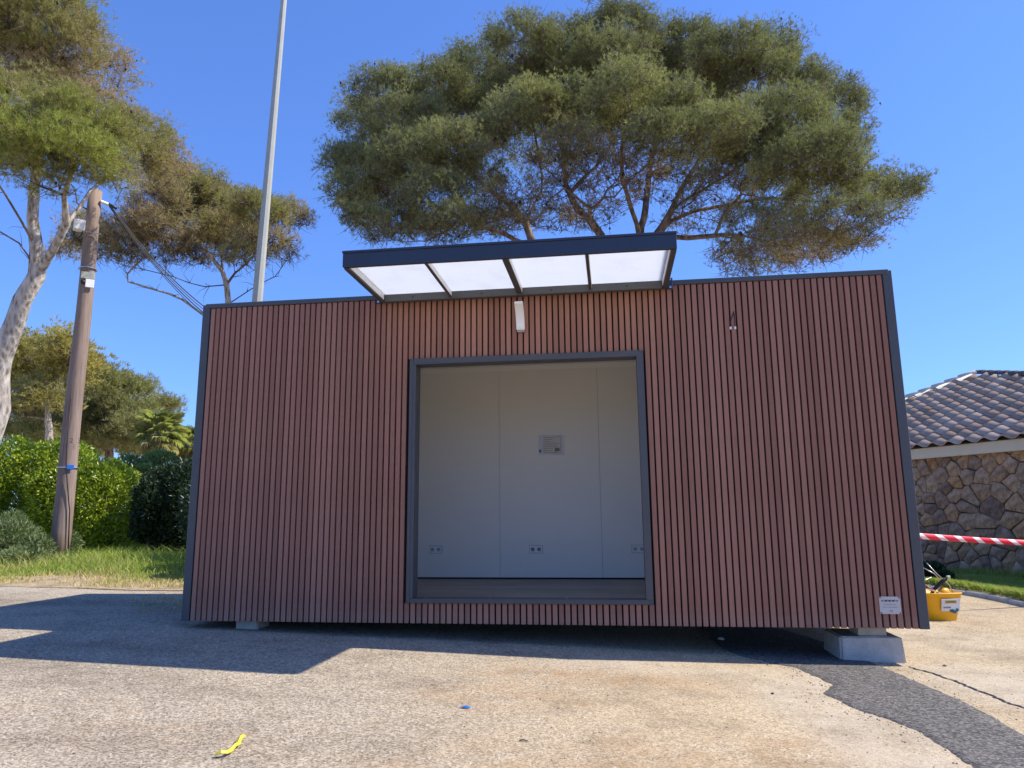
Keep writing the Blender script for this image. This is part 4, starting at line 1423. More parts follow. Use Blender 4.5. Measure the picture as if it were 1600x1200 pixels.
pine("broad dome-shaped pine tree rising behind the cabin and canopy", None, trunk, limbs, cl, 27, 0.42, (9, 0.085, 0.0135), 11, M['needle_a'], M['bark_brown'], M['twig_brown'], tufts_per_tip=26, tuft_r=0.38, step=0.55, tip=0.009, twn=3, twL=0.55, tww=0.009, cones=700, cone_r=0.04)

# tall pale-trunked pine at the left edge
D1 = 13.0
cl = []
L1 = [(50, 30, 95, 55, 1, .02, 0), (-40, 40, 90, 60, 1, 0, 0), (100, 70, 60, 50, 1, -.05, 0), (20, 95, 80, 40, .8, -.22, 1), (-60, 120, 90, 60, .8, -.1, 1), (95, 130, 60, 40, .7, -.3, 1.2),
      (175, 125, 44, 44, .6, -.22, 2.0), (185, 95, 25, 25, .5, -.15, 2), (30, 165, 80, 36, .9, .02, -1), (100, 190, 70, 40, 1, .12, -1.5), (40, 225, 90, 42, 1.1, .2, -1.8), (110, 245, 80, 40, 1.1, .22, -1.8), (165, 225, 50, 38, 1, .1, -1.0),
      (40, 120, 50, 30, .6, -.35, 0), (215, 205, 48, 32, .8, .05, .6), (160, 180, 50, 30, .7, -.2, .6), (250, 235, 40, 28, .6, -.25, 1.2), (215, 255, 50, 24, .7, -.2, .8), (-50, 220, 90, 50, 1, .12, -1), (175, 275, 44, 20, .8, 0, -1.0), (130, 160, 50, 34, .7, -.25, .5), (265, 262, 40, 22, .5, -.3, 1.4), (195, 240, 60, 30, .8, 0, .3), (60, 285, 50, 14, .6, .15, -1.2), (235, 215, 40, 30, .6, -.1, 1.0), (-80, 0, 80, 70, 1, 0, 0), (90, 0, 50, 50, 1, .03, .5)]
for (x, y, a, b, df, ts, dd) in L1:
    cl.append(pxc(x, y, a, b, D1 + dd, df, ts))
tb = at(-60, 890, D1); tb[2] = gz(tb[0]) - 0.05
trunk = [tb, at(-52, 780, D1), at(-20, 690, D1), at(-4, 640, D1), at(-6, 590, D1), at(14, 530, D1), at(36, 470, D1), at(58, 430, D1), at(56, 385, D1), at(50, 340, D1), at(54, 290, D1), at(66, 220, D1 + .3), at(60, 140, D1 + .4), at(50, 70, D1 + .4)]
limbs = [
    [at(52, 440, D1), at(44, 400, D1 - .1), at(30, 380, D1 - .2), at(0, 362, D1 - .4), at(-40, 330, D1 - .5), at(-70, 250, D1 - .5)],
    [at(60, 425, D1), at(84, 388, D1 - .2), at(104, 350, D1 - .4), at(100, 305, D1 - .6), at(115, 260, D1 - .8)],
    [at(52, 380, D1), at(30, 340, D1 - .4), at(6, 300, D1 - .8)],
    [at(104, 350, D1 - .4), at(140, 300, D1), at(190, 260, D1 + .5), at(235, 240, D1 + .9)],
    [at(66, 220, D1 + .3), at(110, 170, D1 + .8), at(165, 140, D1 + 1.6)],
]
pine("tall leaning pine with pale flaking trunk at the left picture edge", None, trunk, limbs, cl, 46, 0.225, (10, 0.07, 0.009), 21, M['needle_b'], M['bark_pale'], M['twig_brown'], tufts_per_tip=22, tuft_r=0.25, twn=1, cones=160, cone_r=0.026)

# thinner pine behind the cabin's top left corner
D2 = 19.0
L2 = [(285, 300, 52, 24, 1, .0), (345, 322, 48, 24, 1, .02), (405, 330, 46, 24, 1, .02), (452, 342, 30, 24, .8, -.12), (300, 345, 56, 24, 1, 0), (245, 315, 44, 26, .7, -.2), (360, 362, 60, 24, .9, -.12), (335, 390, 58, 20, .8, -.15), (420, 375, 44, 22, .5, -.25),
      (140, 372, 44, 24, .8, -.28), (108, 395, 30, 16, .8, -.25), (195, 365, 48, 26, .7, -.25), (230, 385, 50, 22, .5, -.25), (270, 275, 36, 16, .6, -.05), (380, 400, 44, 18, .5, -.2), (470, 345, 16, 16, .6, -.15), (310, 285, 50, 14, .7, -.05), (250, 360, 60, 18, .6, -.25), (130, 350, 34, 14, .5, -.25), (440, 400, 30, 14, .3, -.3), (240, 290, 40, 14, .6, -.2), (180, 400, 50, 14, .4, -.15), (290, 408, 40, 12, .3, -.2), (225, 345, 40, 18, .6, -.3)]
cl = [pxc(x, y, a, b, D2 + 1.2 * math.sin(i * 2.1), df, ts) for i, (x, y, a, b, df, ts) in enumerate(L2)]
tb = at(372, 790, D2); tb[2] = gz(tb[0]) - 0.05
trunk = [tb, at(366, 640, D2), at(360, 540, D2), at(357, 475, D2), at(354, 445, D2), at(348, 425, D2), at(345, 390, D2)]
limbs = [[at(354, 450, D2), at(320, 448, D2 - .3), at(270, 432, D2 - .6), at(220, 420, D2 - .8), at(160, 402, D2 - .8)],
         [at(360, 520, D2), at(340, 500, D2 - .1), at(315, 490, D2 - .2), at(285, 468, D2 - .4), at(240, 452, D2 - .6), at(200, 440, D2 - .6)],
         [at(348, 425, D2), at(325, 395, D2), at(300, 360, D2 + .2), at(265, 330, D2 + .3)],
         [at(356, 450, D2), at(385, 412, D2 - .2), at(415, 380, D2 - .3), at(448, 352, D2 - .3)],
         [at(358, 470, D2), at(392, 452, D2 + .2), at(430, 432, D2 + .3)]]
pine("thin wide-spreading pine seen over the cabin's top left corner", None, trunk, limbs, cl, 44, 0.16, (9, 0.10, 0.012), 31, M['needle_b'], M['bark_pale'], M['twig_brown'], tufts_per_tip=17, tuft_r=0.30, tip=0.008, twn=3, twL=0.45, tww=0.008, cones=200, cone_r=0.034)

# background trees on the left
def bgtree(label, dep, clumps, trunk_px, foliage, seed, R0=0.25, dens=9, group=None, name="tree", tuft=(8, 0.24, 0.035), bk='bark_brown'):
    cl = [pxc(x, y, a, b, dep + 1.5 * math.sin(i * 2.1), 1.0, ts) for i, (x, y, a, b, ts) in enumerate(clumps)]
    tb = at(trunk_px[0][0], 800, dep); tb[2] = gz(tb[0]) - 0.1
    trunk = [tb] + [at(x, y, dep) for x, y in trunk_px]
    return pine(label, group, trunk, [], cl, dens, R0, tuft, seed, foliage, M[bk], M['twig_brown'], step=0.9, tip=0.02, tufts_per_tip=22, tuft_r=0.75, name=name, twn=1, twL=0.9, tww=0.015)


bgtree("tall yellowish loose-leaved tree behind the hedge, left of the wooden pole", 38,
       [(50, 558, 34, 30, .1), (48, 600, 34, 30, .0), (98, 545, 30, 26, .05), (110, 580, 36, 30, .1), (20, 590, 24, 30, 0), (75, 625, 36, 26, -.1), (30, 640, 26, 26, -.3), (148, 572, 16, 16, -.2)],
       [(78, 740), (76, 680), (74, 620)], M['euc'], 41, 0.3, 9, name="broadleaf_tree", tuft=(9, 0.20, 0.045), bk='bark_pale')
bgtree("rounded dark pine directly behind the wooden pole and bright hedge", 44,
       [(110, 640, 42, 28, 0), (85, 680, 36, 24, 0), (140, 675, 44, 26, .0), (115, 700, 50, 22, 0), (75, 650, 26, 20, .05)],
       [(112, 760), (112, 700)], M['needle_c'], 42, 0.3, name="pine_tree")
bgtree("umbrella pine with a dark forked trunk right of the wooden pole", 42,
       [(170, 598, 36, 16, .05), (205, 608, 34, 16, .05), (145, 612, 24, 14, .05), (200, 640, 38, 18, 0), (160, 650, 30, 20, 0), (215, 668, 34, 18, 0), (185, 690, 44, 18, 0), (225, 690, 24, 18, 0)],
       [(172, 770), (170, 690), (165, 655), (178, 630)], M['needle_c'], 43, 0.35, name="pine_tree")
bgtree("small flat-topped pine standing behind the palms", 50,
       [(252, 634, 24, 10, 0), (268, 640, 14, 10, 0), (240, 690, 24, 14, 0), (210, 705, 26, 12, 0)],
       [(252, 760), (252, 680)], M['needle_c'], 44, 0.3, name="pine_tree")
bgtree("low spreading pine left of the wooden pole, just over the hedge", 40,
       [(38, 672, 34, 14, 0), (10, 680, 26, 14, 0), (62, 684, 26, 12, 0)],
       [(36, 760), (36, 700)], M['needle_c'], 45, 0.25, name="pine_tree")

# fan palms
def frond_mesh(seed, L=0.85, R=0.72):
    rs = np.random.default_rng(seed)
    V = []; F = []; T = []
    # petiole
    w = 0.02
    V += [(0, -w, 0), (0, w, 0), (L * 0.9, w * .6, 0.02), (L * 0.9, -w * .6, 0.02)]; F += [(0, 1, 2), (0, 2, 3)]; T += [0.5] * 4
    c = np.array([L * 0.9, 0, 0.02])
    for k in range(25):
        a = math.radians(-120 + 240 * k / 24)
        r_ = R * (0.75 + 0.25 * math.cos(a)) * rs.uniform(.85, 1.05)
        d = np.array([math.cos(a), math.sin(a), 0.12])
        s_ = np.array([-math.sin(a), math.cos(a), 0]) * 0.021
        m_ = c + d * r_ * 0.6; e = c + d * r_ * 0.92 + np.array([0, 0, -(0.25 + 0.3 * rs.random()) * r_])
        i = len(V)
        V += [tuple(c), tuple(m_ + s_), tuple(e), tuple(m_ - s_)]; F += [(i, i + 1, i + 2), (i, i + 2, i + 3)]
        T += [0.5 + rs.normal(0, .12)] * 4
    return np.array(V), np.array(F), np.clip(T, 0, 1)


frs = []
for sd_ in range(4):
    V, F, T = frond_mesh(sd_)
    frs.append(mesh_np("frond", V, F, M['palm'], tint=T))
dry = []
for sd_ in range(2):
    V, F, T = frond_mesh(sd_ + 9)
    dry.append(mesh_np("frond", V, F, M['palm'], tint=np.clip(T * 0.1, 0, 1)))


def palm(px, py, dep, label, sc, seed):
    rr = random.Random(seed)
    top_ = at(px, py, dep)
    g_ = float(gz(top_[0]))
    root = empty("fan_palm", (top_[0], top_[1], g_))
    tag(root, label, "palm")
    h = top_[2] - g_
    pts_ = [(0, 0, -0.1), (0.03, 0, h * .3), (0, 0.02, h * .65), (0, 0, h)]
    MB().tube(pts_, [0.24 * sc, 0.22 * sc, 0.22 * sc, 0.30 * sc], 10).build("trunk", M['palm_trunk'], root)
    for k in range(52):
        el = 84 - 150 * (k / 51) ** 0.9
        az = k * 137.5 + rr.uniform(-15, 15)
        o = link("frond", rr.choice(frs if el > -25 else dry), None, root)
        s_ = sc * rr.uniform(.75, 1.0)
        o.matrix_local = Matrix.Translation((0, 0, h)) @ Matrix.Rotation(math.radians(az), 4, 'Z') @ Matrix.Rotation(-math.radians(el), 4, 'Y') @ Matrix.Diagonal((s_, s_, s_, 1))


palm(250, 680, 30, "fan palm with shaggy trunk top behind the dark hedge, the taller one", 0.95, 1)
palm(296, 698, 32, "fan palm partly hidden by the cabin's left corner, the shorter one", 0.85, 2)
print("trees done")


# ------------------------------------------------------------------ hedges and shrubs
def bush(name, label, blobs, nleaf, foliage, seed, L, w, cat, stem_px=None, shell=0.72, tint=0.45, up=0.4, ground_clip=True):
    rs = np.random.default_rng(seed)
    C = []; U = []
    vol = np.array([b[1] * b[3] + b[2] * b[3] for b in blobs]); vol = vol / vol.sum()
    for (c, rx, ry, rz), f_ in zip(blobs, vol):
        n_ = int(nleaf * f_)
        u = norm_rows(rs.normal(0, 1, (n_, 3)))
        # lumpy shell
        Q = c + u * np.array([rx, ry, rz])
        lump = 0.76 + 0.46 * fbm(Q[:, 0] * 2.0 + Q[:, 1] * 1.4 + 50, Q[:, 2] * 2.3 + Q[:, 1] * .8 + 50, seed, 3) + rs.normal(0, .03, n_)
        rr_ = np.where(rs.random(n_) < 0.75, 1 - 0.16 * rs.random(n_) ** 1.5, shell * rs.random(n_) ** 0.5) * lump
        P = c + u * rr_[:, None] * np.array([rx, ry, rz])
        C.append(P); U.append(u)
    C = np.concatenate(C); U = np.concatenate(U)
    k = C[:, 2] > gz(C[:, 0]) + 0.01
    C, U = C[k], U[k]
    T = np.clip(tint + rs.normal(0, .16, len(C)), 0, 1)
    V, F, TT = leaves(C, norm_rows(U + np.array([0, 0, up])), T, rs, L, w, 0.7)
    c0 = np.mean([b[0] for b in blobs], 0)
    base = np.array([c0[0], c0[1], float(gz(c0[0]))])
    root = empty(name, base)
    tag(root, label, cat)
    link("foliage", mesh_np("foliage", V - base, F, foliage, tint=TT), None, root)
    st = MB()
    for (c, rx, ry, rz) in blobs:
        for q in range(5):
            e = c + norm_rows(rs.normal(0, 1, 3)) * np.array([rx, ry, rz]) * 0.75
            s_ = np.array([c[0] + rs.normal(0, rx * .25), c[1] + rs.normal(0, ry * .25), float(gz(c[0])) - 0.03])
            m_ = (s_ + e) / 2 + rs.normal(0, .05, 3)
            st.tube([s_ - base, m_ - base, e - base], [0.03, 0.02, 0.008], 5)
    tag(st.build("stems", M['twig_brown'], root), kind="stuff")
    return root


def bl(px, py, dep, rx, ry, rdep=None):
    k = dep / FOC
    return (at(px, py, dep), rx * k, rdep or rx * k, ry * k)


bush("hedge", "bright yellow-green hedge behind the wooden pole", [bl(30, 760, 16.2, 75, 72), bl(110, 775, 15.8, 60, 72), bl(165, 780, 15.8, 52, 68), bl(-60, 760, 16, 70, 75), bl(90, 730, 16.4, 60, 45), bl(60, 830, 15.9, 90, 36), bl(170, 835, 15.7, 50, 34), bl(120, 840, 15.6, 50, 30)],
     70000, M['hedge_bright'], 51, 0.075, 0.042, "hedge", tint=0.55)
bush("hedge", "mid-green hedge between the bright hedge and the dark one", [bl(222, 775, 19, 34, 50), bl(250, 735, 21, 34, 28), bl(200, 745, 20, 30, 34), bl(215, 820, 18.5, 34, 26)],
     16000, M['hedge_mid'], 52, 0.09, 0.045, "hedge", tint=0.55)
bush("hedge", "dark green rounded hedge against the cabin's left side", [bl(262, 790, 15.5, 50, 52, 0.8), bl(300, 780, 15.6, 50, 60, 0.8), bl(240, 810, 15.3, 32, 36, .5), bl(270, 750, 15.8, 40, 24, 0.7), bl(262, 830, 15.4, 55, 24, .6), bl(300, 835, 15.5, 50, 24, .6), bl(345, 800, 13.8, 44, 62, .9), bl(350, 812, 12.4, 40, 52, .7), bl(352, 835, 11.2, 32, 62, .6), bl(356, 850, 10.3, 26, 60, .5)],  # nearer blobs, unseen behind the cabin, are added to shade the verge
     56000, M['hedge_dark'], 53, 0.085, 0.035, "hedge", tint=0.5)
bush("shrub", "grey-green low shrub left of the wooden pole's foot", [bl(15, 843, 12.8, 42, 30), bl(58, 858, 12.6, 22, 20), bl(-25, 845, 12.8, 40, 34), bl(38, 872, 12.3, 36, 14), bl(20, 818, 13, 16, 16)],
     14000, M['shrub_grey'], 54, 0.10, 0.018, "shrub", up=0.9, tint=0.5)
bush("shrub", "small grey-green sprig right of the wooden pole's foot", [bl(110, 852, 13.6, 14, 18), bl(100, 868, 13.4, 12, 12)], 1500, M['shrub_grey'], 55, 0.09, 0.02, "shrub", up=.9)
bush("shrub", "dark leafy weed at the foot of the stone wall beside the cabin", [bl(1456, 893, 11.8, 16, 14, .2), bl(1472, 900, 11.6, 12, 8, .2)], 1600, M['hedge_dark'], 56, 0.07, 0.03, "shrub", up=.9)

# ------------------------------------------------------------------ verges and grass
def sheet(name, edge_near, edge_far, lift, mat, nseg=60, w=14, jit=0.06, seed=3):
    A = resample(edge_near, nseg, jit, seed); B = resample(edge_far, nseg, jit, seed + 1)
    P = np.concatenate([A * (1 - k / w) + B * k / w for k in range(w + 1)])
    rise = np.concatenate([np.full(nseg, min(1, k / 1.0)) for k in range(w + 1)])
    Z = gz(P[:, 0]) + lift * rise + 0.006 + 0.03 * fbm(P[:, 0] * 1.3, P[:, 1] * 1.3, 9) * rise
    ii = (np.arange(w)[:, None] * nseg + np.arange(nseg - 1)[None]).ravel()
    me = mesh_np(name, np.c_[P, Z], np.stack([ii, ii + nseg, ii + nseg + 1, ii + 1], 1), mat, smooth=True)
    return tag(link(name, me), kind="structure")


sheet("verge", [(-16, 3.3, 0), (-8, 3.0, 0), (-4.3, 2.68, 0), (-2.7, 2.42, 0), (-1.5, 2.45, 0), (-0.4, 2.75, 0), (2, 3.4, 0), (6, 3.8, 0)],
      [(-60, 60, 0), (-40, 60, 0), (-30, 60, 0), (-22, 60, 0), (-14, 60, 0), (-8, 60, 0), (-2, 60, 0), (6.0, 60, 0)], 0.02, M['soil'])
kb = [gp(1436, 921), gp(1480, 925), gp(1530, 933), gp(1570, 941), gp(1610, 950)]
kbl = [kb[0] + (kb[0] - kb[1]) * 4] + kb + [kb[-1] + (kb[-1] - kb[-2]) * 5]
farl = [np.array([p[0] + 6.0, p[1] + 3.2, 0]) for p in kbl]
sheet("lawn", kbl, farl, 0.06, M['soil'], seed=5)


def grass(name, label, X_, Y_, Z_, H, tint, seed, w=0.007):
    rs = np.random.default_rng(seed)
    n_ = len(X_)
    b = np.stack([X_, Y_, Z_], 1)
    a = rs.random(n_) * 2 * PI
    lean = rs.normal(0, 0.55, (n_, 2)) * H[:, None]
    side = np.stack([np.cos(a), np.sin(a), 0 * a], 1) * (w * (0.7 + .6 * rs.random(n_)))[:, None]
    mid = b + np.c_[lean * 0.35, H * 0.6]; tip_ = b + np.c_[lean, H]
    V = np.stack([b - side, b + side, mid + side * .7, mid - side * .7, tip_], 1).reshape(-1, 3)
    i = np.arange(n_) * 5
    F3 = np.stack([i + 3, i + 2, i + 4], 1); F4 = np.stack([i, i + 1, i + 2, i + 3], 1)
    o = link(name, mesh_np(name, V, [F4, F3], M['grass'], tint=np.repeat(np.clip(tint, 0, 1), 5)))
    return tag(o, label, "grass", kind="stuff")


rs = np.random.default_rng(77)
N = 150000
gx = rs.uniform(-13, 0.6, N); gy = 2.5 + 9.5 * rs.random(N) ** 1.15
edge = np.interp(gx, [-16, -8, -4.3, -2.7, -1.5, -.4, 2], [3.3, 3.0, 2.68, 2.42, 2.45, 2.75, 3.4])
dn = fbm(gx * 1.1, gy * 1.1, 61); din = gy - edge
prob = sstep(0.1, 2.0, din + (dn - .5) * 3.4) * (0.55 + 0.45 * sstep(.35, .6, fbm(gx * 2.5, gy * 2.5, 66))) + 0.05
k = (rs.random(N) < prob) & (din > 0.03)
gx, gy, dn, din = gx[k], gy[k], dn[k], din[k]
H = 0.05 + 0.13 * sstep(0.8, 3.0, din) * (0.3 + 1.1 * dn) + 0.20 * rs.random(len(gx)) ** 6 * sstep(.8, 2.5, din)
tint = 0.10 + 0.44 * sstep(0.3, 2.8, din + (dn - .5) * 4.0) + rs.normal(0, .1, len(gx))
grass("grass", "rough green and straw-coloured grass on the verge left of the cabin", gx, gy, gz(gx) + 0.02, H, tint, 1)
N = 60000
t_ = rs.random(N); ki = t_ * (len(kbl) - 1); i0 = np.clip(ki.astype(int), 0, len(kbl) - 2); f_ = (ki - i0)[:, None]
K = np.array(kbl); base = K[i0] * (1 - f_) + K[i0 + 1] * f_
dpt = 0.08 + 3.6 * rs.random(N)
gx = base[:, 0] + dpt * 0.88; gy = base[:, 1] + dpt * 0.47
wall_d = (gx - HA[0]) * hn[0] + (gy - HA[1]) * hn[1]
k = wall_d > 0.05
gx, gy, dpt, wall_d = gx[k], gy[k], dpt[k], wall_d[k]
dn = fbm(gx * 2, gy * 2, 63)
H = 0.035 + 0.05 * dn + 0.12 * (wall_d < 0.5) * rs.random(len(gx)) ** 2 + 0.05 * (dpt < 0.25)
grass("grass", "short sunlit grass between the kerb and the stone house", gx, gy, gz(gx) + 0.075, H, 0.5 + 0.25 * (dn - .5) + rs.normal(0, .12, len(gx)), 2)
# straggly weeds along the cabin's shaded left foot and on the asphalt edge
N = 700
gx = rs.normal(-0.55, 0.45, N); gy = rs.normal(1.5, 0.35, N)
k = gx < -0.05
grass("weeds", "sparse low weeds growing in the asphalt left of the cabin", gx[k], gy[k], gz(gx[k]), 0.01 + 0.03 * rs.random(k.sum()), 0.25 + rs.normal(0, .15, k.sum()), 3, 0.005)
# yellow flowers
fl = []; rs2 = np.random.default_rng(8)
V = []; F = []
for q in range(60):
    p = gp(rs2.uniform(140, 195), rs2.uniform(870, 893)); z = p[2] + rs2.uniform(.12, .22)
    for m_ in range(5):
        a = m_ * 2 * PI / 5; i = len(V); s_ = 0.016
        V += [(p[0], p[1], z), (p[0] + math.cos(a) * s_, p[1] + math.sin(a) * s_, z + .004), (p[0] + math.cos(a + .9) * s_, p[1] + math.sin(a + .9) * s_, z + .004)]; F.append((i, i + 1, i + 2))
tag(link("wild_flowers", mesh_np("wild_flowers", np.array(V), np.array(F), M['flower'])), "tiny yellow wild flowers in the verge grass", "flowers", kind="stuff")

# kerb stones on the right
kerb = empty("kerb", kb[1])
tag(kerb, kind="structure")
P = np.array(kbl[:-1] + [kbl[-1]])
s_ = np.r_[0, np.cumsum(np.linalg.norm(np.diff(P[:, :2], axis=0), axis=1))]
pos = 0.0
while pos < s_[-1] - 0.5:
    a = np.array([np.interp(pos, s_, P[:, k_]) for k_ in range(3)]); b_ = np.array([np.interp(pos + 0.49, s_, P[:, k_]) for k_ in range(3)])
    ang = math.atan2(b_[1] - a[1], b_[0] - a[0])
    o = MB().box(0.004, 0.486, -0.03, 0.07, -0.06, 0.055 + random.uniform(-.008, .008), bevel=0.012).build("kerb_stone", M['concrete'], kerb)
    o.location = (a[0] - kb[1][0], a[1] - kb[1][1], float(gz(a[0])) - kb[1][2])
    o.rotation_euler = (random.uniform(-.02, .02), random.uniform(-.01, .01), ang)
    pos += 0.5

# ------------------------------------------------------------------ utility pole
pb = np.array([-6.583, 6.562, float(gz(-6.583)) - 0.02])
pole = empty("utility_pole", pb)
tag(pole, "brown round utility pole standing on the verge before the hedge", "pole")
hp = 7.43 - pb[2]
bm_ = MB()
pts_ = []; rad_ = []
for k in range(13):
    z = hp * k / 12; pts_.append((0.01 * math.sin(k), 0, z)); rad_.append(0.172 - 0.050 * k / 12)
bm_.tube(pts_, rad_, 20).build("shaft", M['polewood'], pole)


def on_pole(px, py):
    d_ = ray(px, py); k_ = np.hypot(*(pb - CAM)[:2]) / np.hypot(*d_[:2])
    return (CAM + d_ * k_) - pb


tc = np.array([CAM[0] - pb[0], CAM[1] - pb[1]]); tc /= np.linalg.norm(tc)      # towards camera
rc = np.array([-tc[1], tc[0]])                                                  # to the right in view
ANG = math.atan2(rc[1], rc[0])
PM = Matrix.Rotation(ANG, 4, 'Z')                                               # local x right in view, -y towards viewer
z = float(on_pole(135, 358)[2])
jb = MB().box(-0.32, -0.12, -0.20, -0.06, z - 0.11, z + 0.11, bevel=0.012, M=PM).build("junction_box", M['white_plastic'], pole)
MB().box(-0.313, -0.127, -0.222, -0.203, z - 0.103, z + 0.103, bevel=0.008, M=PM).build("box_lid", M['white_plastic'], jb)
MB().box(-0.13, 0.17, -0.170, -0.155, z - 0.115, z - 0.10, M=PM).build("strap", M['screw'], jb)
c_ = MB()
c_.tube([PM @ Vector(p) for p in ((-0.30, -0.14, z - 0.13), (-0.29, -0.15, z - 0.24), (-0.22, -0.16, z - 0.27), (-0.17, -0.16, z - 0.2), (-0.15, -0.16, z - 0.1))], 0.012, 6)
c_.build("cable_loop", M['black'], pole)
z = float(on_pole(135, 441)[2])
MB().box(-0.11, 0.13, -0.185, -0.150, z + 0.02, z + 0.16, bevel=0.008, M=PM).build("cover_plate", M['grey_steel'], pole)
MB().box(-0.02, 0.13, -0.190, -0.150, z - 0.15, z + 0.015, bevel=0.006, M=PM).build("cover_plate", M['white_plastic'], pole)
MB().sphere(PM @ Vector((-0.06, -0.17, z - 0.05)), 0.045, 2).build("cable_gland", M['black'], pole)
MB().cyl((0, 0, z + 0.26), (0, 0, z + 0.28), 0.168, n=20).build("band", M['screw'], pole)
z = float(on_pole(108, 731)[2])
MB().cyl((0, 0, z - 0.008), (0, 0, z + 0.008), 0.189, n=20).build("band", M['screw'], pole)
MB().box(-0.02, 0.10, -0.200, -0.180, z - 0.04, z + 0.045, bevel=0.004, M=PM).build("marker_tag", M['blue'], pole)
z0 = float(on_pole(110, 690)[2])
text("lettering", "12  3", 0.12, PM @ Matrix.Translation((0.05, -0.188, z0)) @ FACE, M['black_ink'], pole)
MB().tube([PM @ Vector(p) for p in ((-0.06, -0.18, z + 1.3), (-0.05, -0.19, z + 0.4), (-0.03, -0.195, z + 0.05), (0.02, -0.20, z - 0.3), (0.10, -0.19, z - 0.8), (0.14, -0.17, z - 1.5))], 0.010, 6).build("earth_wire", M['black'], pole)
MB().box(0.12, 0.16, -0.24, -0.20, 0.0, 0.22, bevel=0.004, M=PM).build("marker_stake", M['white_plastic'], pole)
# top hardware
z = float(on_pole(160, 318)[2])
MB().cyl(PM @ Vector((0.10, -0.10, z)), PM @ Vector((0.26, -0.05, z - 0.02)), 0.035, n=10).build("insulator", M['white_plastic'], pole)
MB().tube([PM @ Vector(p) for p in ((-0.13, -0.05, z - 0.2), (-0.30, -0.02, z - 0.1), (-0.36, 0, z + 0.2), (-0.5, 0, z + 0.34), (-0.9, 0, z + 0.42))], 0.014, 6).build("cable_loop", M['black'], pole)

# lamp mast
mb_top = at(444, -6, 18.0); 
mpx = at(402, 470, 16.6)
d_ = mb_top - mpx
# mast base continues straight down to the ground
k_ = (mpx[2] - (gz(mpx[0]) - 0.05)) / d_[2]
mbase = mpx - d_ * k_
mt2 = mb_top + d_ * 0.12
o = empty("light_mast", mbase)
tag(o, "tall pale grey tapering metal mast rising behind the cabin", "mast")
L_ = mt2 - mbase
seg = 8
mm = MB().tube([(0, 0, 0)] + [tuple(L_ * q) for q in (0.25, 0.5, 0.75, 1.0)], [0.155, 0.135, 0.112, 0.09, 0.07], 10).build("shaft", M['grey_steel'], o)
for p_ in mm.data.polygons: p_.use_smooth = False
MB().box(-0.25, 0.25, -0.25, 0.25, -0.0, 0.03, bevel=0.004).build("base_plate", M['grey_steel'], o)

# overhead cables from the pole to the mast
att = pb + np.array(PM @ Vector((0.24, -0.05, float(on_pole(160, 318)[2]))))
att_w = np.array(att)
for q, (ex, ey, lab) in enumerate(((352, 476, "uppermost black overhead cable from the pole to the mast"), (346, 474, "second black overhead cable down from the pole"), (338, 472, "third black overhead cable down from the pole"), (334, 473, "lowest black overhead cable from the pole to the mast"))):
    hz = 4.9 - 0.10 * q
    f_ = (hz - mbase[2]) / L_[2]
    end = mbase + L_ * f_
    st = att_w + np.array([0.0, 0.0, 0.015 - 0.014 * q])
    ptsw = []
    for k in range(15):
        s_ = k / 14
        p = st + (end - st) * s_; p = p - np.array([0, 0, 0.35 * 4 * s_ * (1 - s_)])
        ptsw.append(tuple(p - st))
    w_ = MB().tube(ptsw, 0.008 if q % 2 else 0.012, 5).build("overhead_cable", M['black'], None, st)
    tag(w_, lab, "cable", "overhead cables from the pole")
MB().tube([(0, 0, 0), tuple((at(185, 328, 14.6) - att_w) * 0.75)], 0.028, 8).build("cable_sleeve", M['black'], pole, att_w - pb)

# ------------------------------------------------------------------ barrier tape
pts_t = [np.array([5.905, 2.42, 0.66]), np.array([7.25, 3.16, 0.0]), np.array([8.80, 4.0, 0.0]), np.array([11.6, 5.52, 0.55])]
def zray(px, py, p):
    d_ = ray(px, py); k_ = np.hypot(p[0] - CAM[0], p[1] - CAM[1]) / np.hypot(d_[0], d_[1]); return CAM[2] + d_[2] * k_
pts_t[1][2] = zray(1440, 839, pts_t[1]); pts_t[2][2] = zray(1600, 848.5, pts_t[2])
s_ = np.r_[0, np.cumsum([np.linalg.norm(b_ - a) for a, b_ in zip(pts_t[:-1], pts_t[1:])])]
n_ = 220
q = np.linspace(0, s_[-1], n_)
cf = np.polyfit(s_, [p[2] for p in pts_t], 3)
C = np.stack([np.interp(q, s_, [p[0] for p in pts_t]), np.interp(q, s_, [p[1] for p in pts_t]), np.polyval(cf, q)], 1)
tw = 0.25 * np.sin(q * 1.3) + 0.15 * np.sin(q * 3.1)
dn_ = np.gradient(C, axis=0); dn_ = norm_rows(dn_); sd_ = norm_rows(np.cross(dn_, [0, 0, 1.0]))
upw = np.cross(sd_, dn_)
hv = (upw * np.cos(tw)[:, None] + sd_ * np.sin(tw)[:, None]) * 0.033
V = np.concatenate([C + hv, C - hv]); run = np.concatenate([q / 0.30 + 0.42, q / 0.30])
ii = np.arange(n_ - 1)
me = mesh_np("barrier_tape", V - C[60], np.stack([ii, ii + n_, ii + n_ + 1, ii + 1], 1), M['tape'], smooth=True)
pattr(me, "run", run)
o = link("barrier_tape", me, None, None, C[60])
sm_ = o.modifiers.new("thick", 'SOLIDIFY'); sm_.thickness = 0.0008
tag(o, "red and white striped barrier tape stretched in front of the stone wall", "tape")

# ------------------------------------------------------------------ yellow tub with tools
bc = gp(1476, 964); bc = np.array([7.03, 2.72, float(gz(7.03))])
tub = empty("tub", bc, math.radians(12))
tag(tub, "yellow plastic builder's tub full of tools on the asphalt beside the cabin", "tub")


